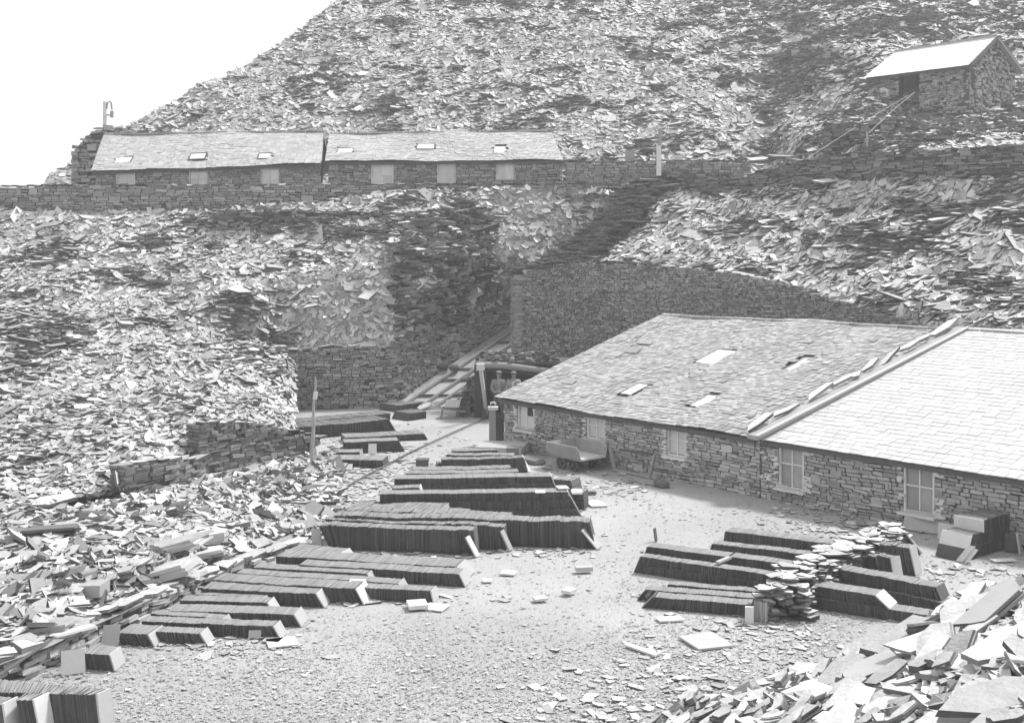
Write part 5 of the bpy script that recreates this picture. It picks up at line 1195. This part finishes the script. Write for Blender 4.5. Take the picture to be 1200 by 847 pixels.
# ================================================================ THE TWO MEN
def skinned(name, verts, edges, radii, mname, parent=None, root=0, sub=1):
    me = bpy.data.meshes.new(name); me.from_pydata([tuple(v) for v in verts], edges, []); me.materials.append(MATS[mname]); o = link(name, me, parent)
    md = o.modifiers.new('skin', 'SKIN'); md.use_smooth_shade = True
    for i, rr in enumerate(radii): 
        me.skin_vertices[0].data[i].radius = (rr, rr) if not hasattr(rr, '__len__') else rr
        me.skin_vertices[0].data[i].use_root = (i == root)
    sb = o.modifiers.new('sub', 'SUBSURF'); sb.levels = sub; sb.render_levels = sub
    return o
def person(label, base, turn, jacket, vest, armfold):
    B = np.array(base, float); c, s = math.cos(R(turn)), math.sin(R(turn))
    T = lambda x, y, z: B+np.array([x*c-y*s, x*s+y*c, z])    # y negative = forward
    V = [(0,0,.93),(0,-.01,1.12),(0,0,1.34),(0,0,1.44),(0,-.02,1.50),(0,-.035,1.57),(0,-.03,1.655),
         (.18,0,1.38),(.225,-.02,1.12),(.16,-.22,1.0),(.05,-.27,1.02),(-.18,0,1.38),(-.225,-.02,1.12),(-.16,-.22,1.0),(-.05,-.27,1.05),
         (.10,0,.86),(.11,-.03,.48),(.12,.01,.09),(.13,-.14,.04),(-.10,0,.86),(-.11,-.03,.48),(-.12,.01,.09),(-.13,-.14,.04)]
    Ed = [(0,1),(1,2),(2,3),(3,4),(4,5),(5,6),(2,7),(7,8),(8,9),(9,10),(2,11),(11,12),(12,13),(13,14),(0,15),(15,16),(16,17),(17,18),(0,19),(19,20),(20,21),(21,22)]
    Rr = [(.15,.11),(.14,.10),(.16,.11),(.06,.06),(.055,.06),(.075,.09),(.07,.085),.06,.045,.033,.03,.06,.045,.033,.03,.085,.06,.045,.035,.085,.06,.045,.035]
    k = len(V)
    for hnd, sx in ((10,1),(14,-1)):          # palm, four unequal fingers and a side thumb on each hand
        x0, y0, z0 = V[hnd]
        for j in range(4):
            V.append((x0-sx*(.05+.004*(j%2)), y0-.01, z0+.024-.016*j)); V.append((x0-sx*(.075+.006*(1 if j in (1,2) else 0)), y0+.012, z0+.022-.016*j)); Ed += [(hnd, k), (k, k+1)]; Rr += [.009,.008]; k += 2
        V.append((x0-sx*.02, y0-.03, z0+.045)); Ed.append((hnd, k)); Rr.append(.010); k += 1
    o = skinned('person', [T(*v) for v in V], Ed, Rr, 'skin', None, 0, 1); tag(o, label, 'person')
    def sk(name, idx, ed, rr, mn): return skinned(name, [T(*v) for v in idx], ed, rr, mn, o, 0, 1)
    sk('jacket', [(0,0,.86),(0,-.005,1.12),(0,0,1.36),(0,.0,1.43),(.18,0,1.38),(.235,-.02,1.11),(.17,-.2,1.0),(-.18,0,1.38),(-.235,-.02,1.11),(-.18,-.2,1.0)],
       [(0,1),(1,2),(2,3),(2,4),(4,5),(5,6),(2,7),(7,8),(8,9)], [(.20,.15),(.195,.145),(.20,.145),(.09,.09),.10,.085,.06,.10,.085,.06], jacket)
    sk('trousers', [(0,0,.92),(.10,0,.84),(.11,-.03,.48),(.12,.01,.12),(-.10,0,.84),(-.11,-.03,.48),(-.12,.01,.12)], [(0,1),(1,2),(2,3),(0,4),(4,5),(5,6)], [(.16,.12),.105,.08,.065,.105,.08,.065], 'cloth_dark')
    m = MB(); 
    for sx in (-1,1): m.box(T(sx*.12,-.08,.04), T(.05,0,0)-B, T(0,.14,0)-B, (0,0,.045))
    m.build('boots', 'wood_dark', o)
    m = MB(); 
    for i in range(6):
        a0 = i*math.pi/12; m.tube([T(0,-.02,1.675+.075*math.sin(a0)), T(0,-.02,1.675+.075*math.sin(a0+math.pi/12))], [.105*math.cos(a0)+.002, .105*math.cos(a0+math.pi/12)+.002], 16)
    m.box(T(0,-.13,1.672), T(.07,0,0)-B, T(0,.05,-.01)-B, (0,0,.008)); m.build('flat_cap', 'cloth_mid', o)
    m = MB(); m.box(T(0,-.118,1.545), T(.028,0,0)-B, T(0,.012,0)-B, (0,0,.01)); m.build('moustache', 'cloth_dark', o)
    m = MB(); 
    for sx in (-1,1): m.tube([T(sx*.032,-.112,1.61), T(sx*.032,-.122,1.61)], .011, 8)
    m.build('eyes', 'wood_dark', o)
    m = MB(); m.tube([T(0,-.11,1.615), T(0,-.142,1.58), T(0,-.115,1.57)], [.008,.016,.01], 6)
    for sx in (-1,1): m.tube([T(sx*.078,-.02,1.61), T(sx*.088,-.015,1.575)], [.016,.01], 6)
    m.build('nose_and_ears', 'skin', o)
    m = MB(); m.add([T(-.055,-.150,1.38), T(.055,-.150,1.38), T(.02,-.158,1.08), T(-.02,-.158,1.08), T(-.055,-.10,1.38), T(.055,-.10,1.38), T(.02,-.10,1.08), T(-.02,-.10,1.08)], [(0,1,2,3),(4,7,6,5),(0,4,5,1),(1,5,6,2),(2,6,7,3),(3,7,4,0)]); m.build('shirt_front', vest, o)
    return o
person('left man in a dark jacket and flat cap standing in the dugout opening', (-.47,43.75,0), 6, 'cloth_mid', 'cloth_grey', True)
person('right man in a paler waistcoat and cap half hidden by the shed roof', (.06,43.65,0), -10, 'cloth_grey', 'cloth_pale', False)

0 and print('TRIS', sum(len(o.data.polygons) for o in bpy.data.objects if o.type == 'MESH' and len(o.data.polygons) > 3000), [(o.name, len(o.data.polygons)) for o in bpy.data.objects if o.type == 'MESH' and len(o.data.polygons) > 30000])
# ================================================================ HAZE
hz = MB(); hz.abox(-70,80,-3,135,-1.2,60); o = hz.build('haze', 'joint'); o.data.materials.clear()
hm = bpy.data.materials.new('haze_air'); hm.use_nodes = True; t = hm.node_tree; t.nodes.clear(); v = t.nodes.new('ShaderNodeVolumePrincipled'); ou = t.nodes.new('ShaderNodeOutputMaterial')
v.inputs['Color'].default_value = (1,1,1,1); v.inputs['Density'].default_value = .0016; v.inputs['Anisotropy'].default_value = .2
t.links.new(v.outputs[0], ou.inputs['Volume']); o.data.materials.append(hm); tag(o, 'thin pale quarry haze', 'haze', kind='stuff')
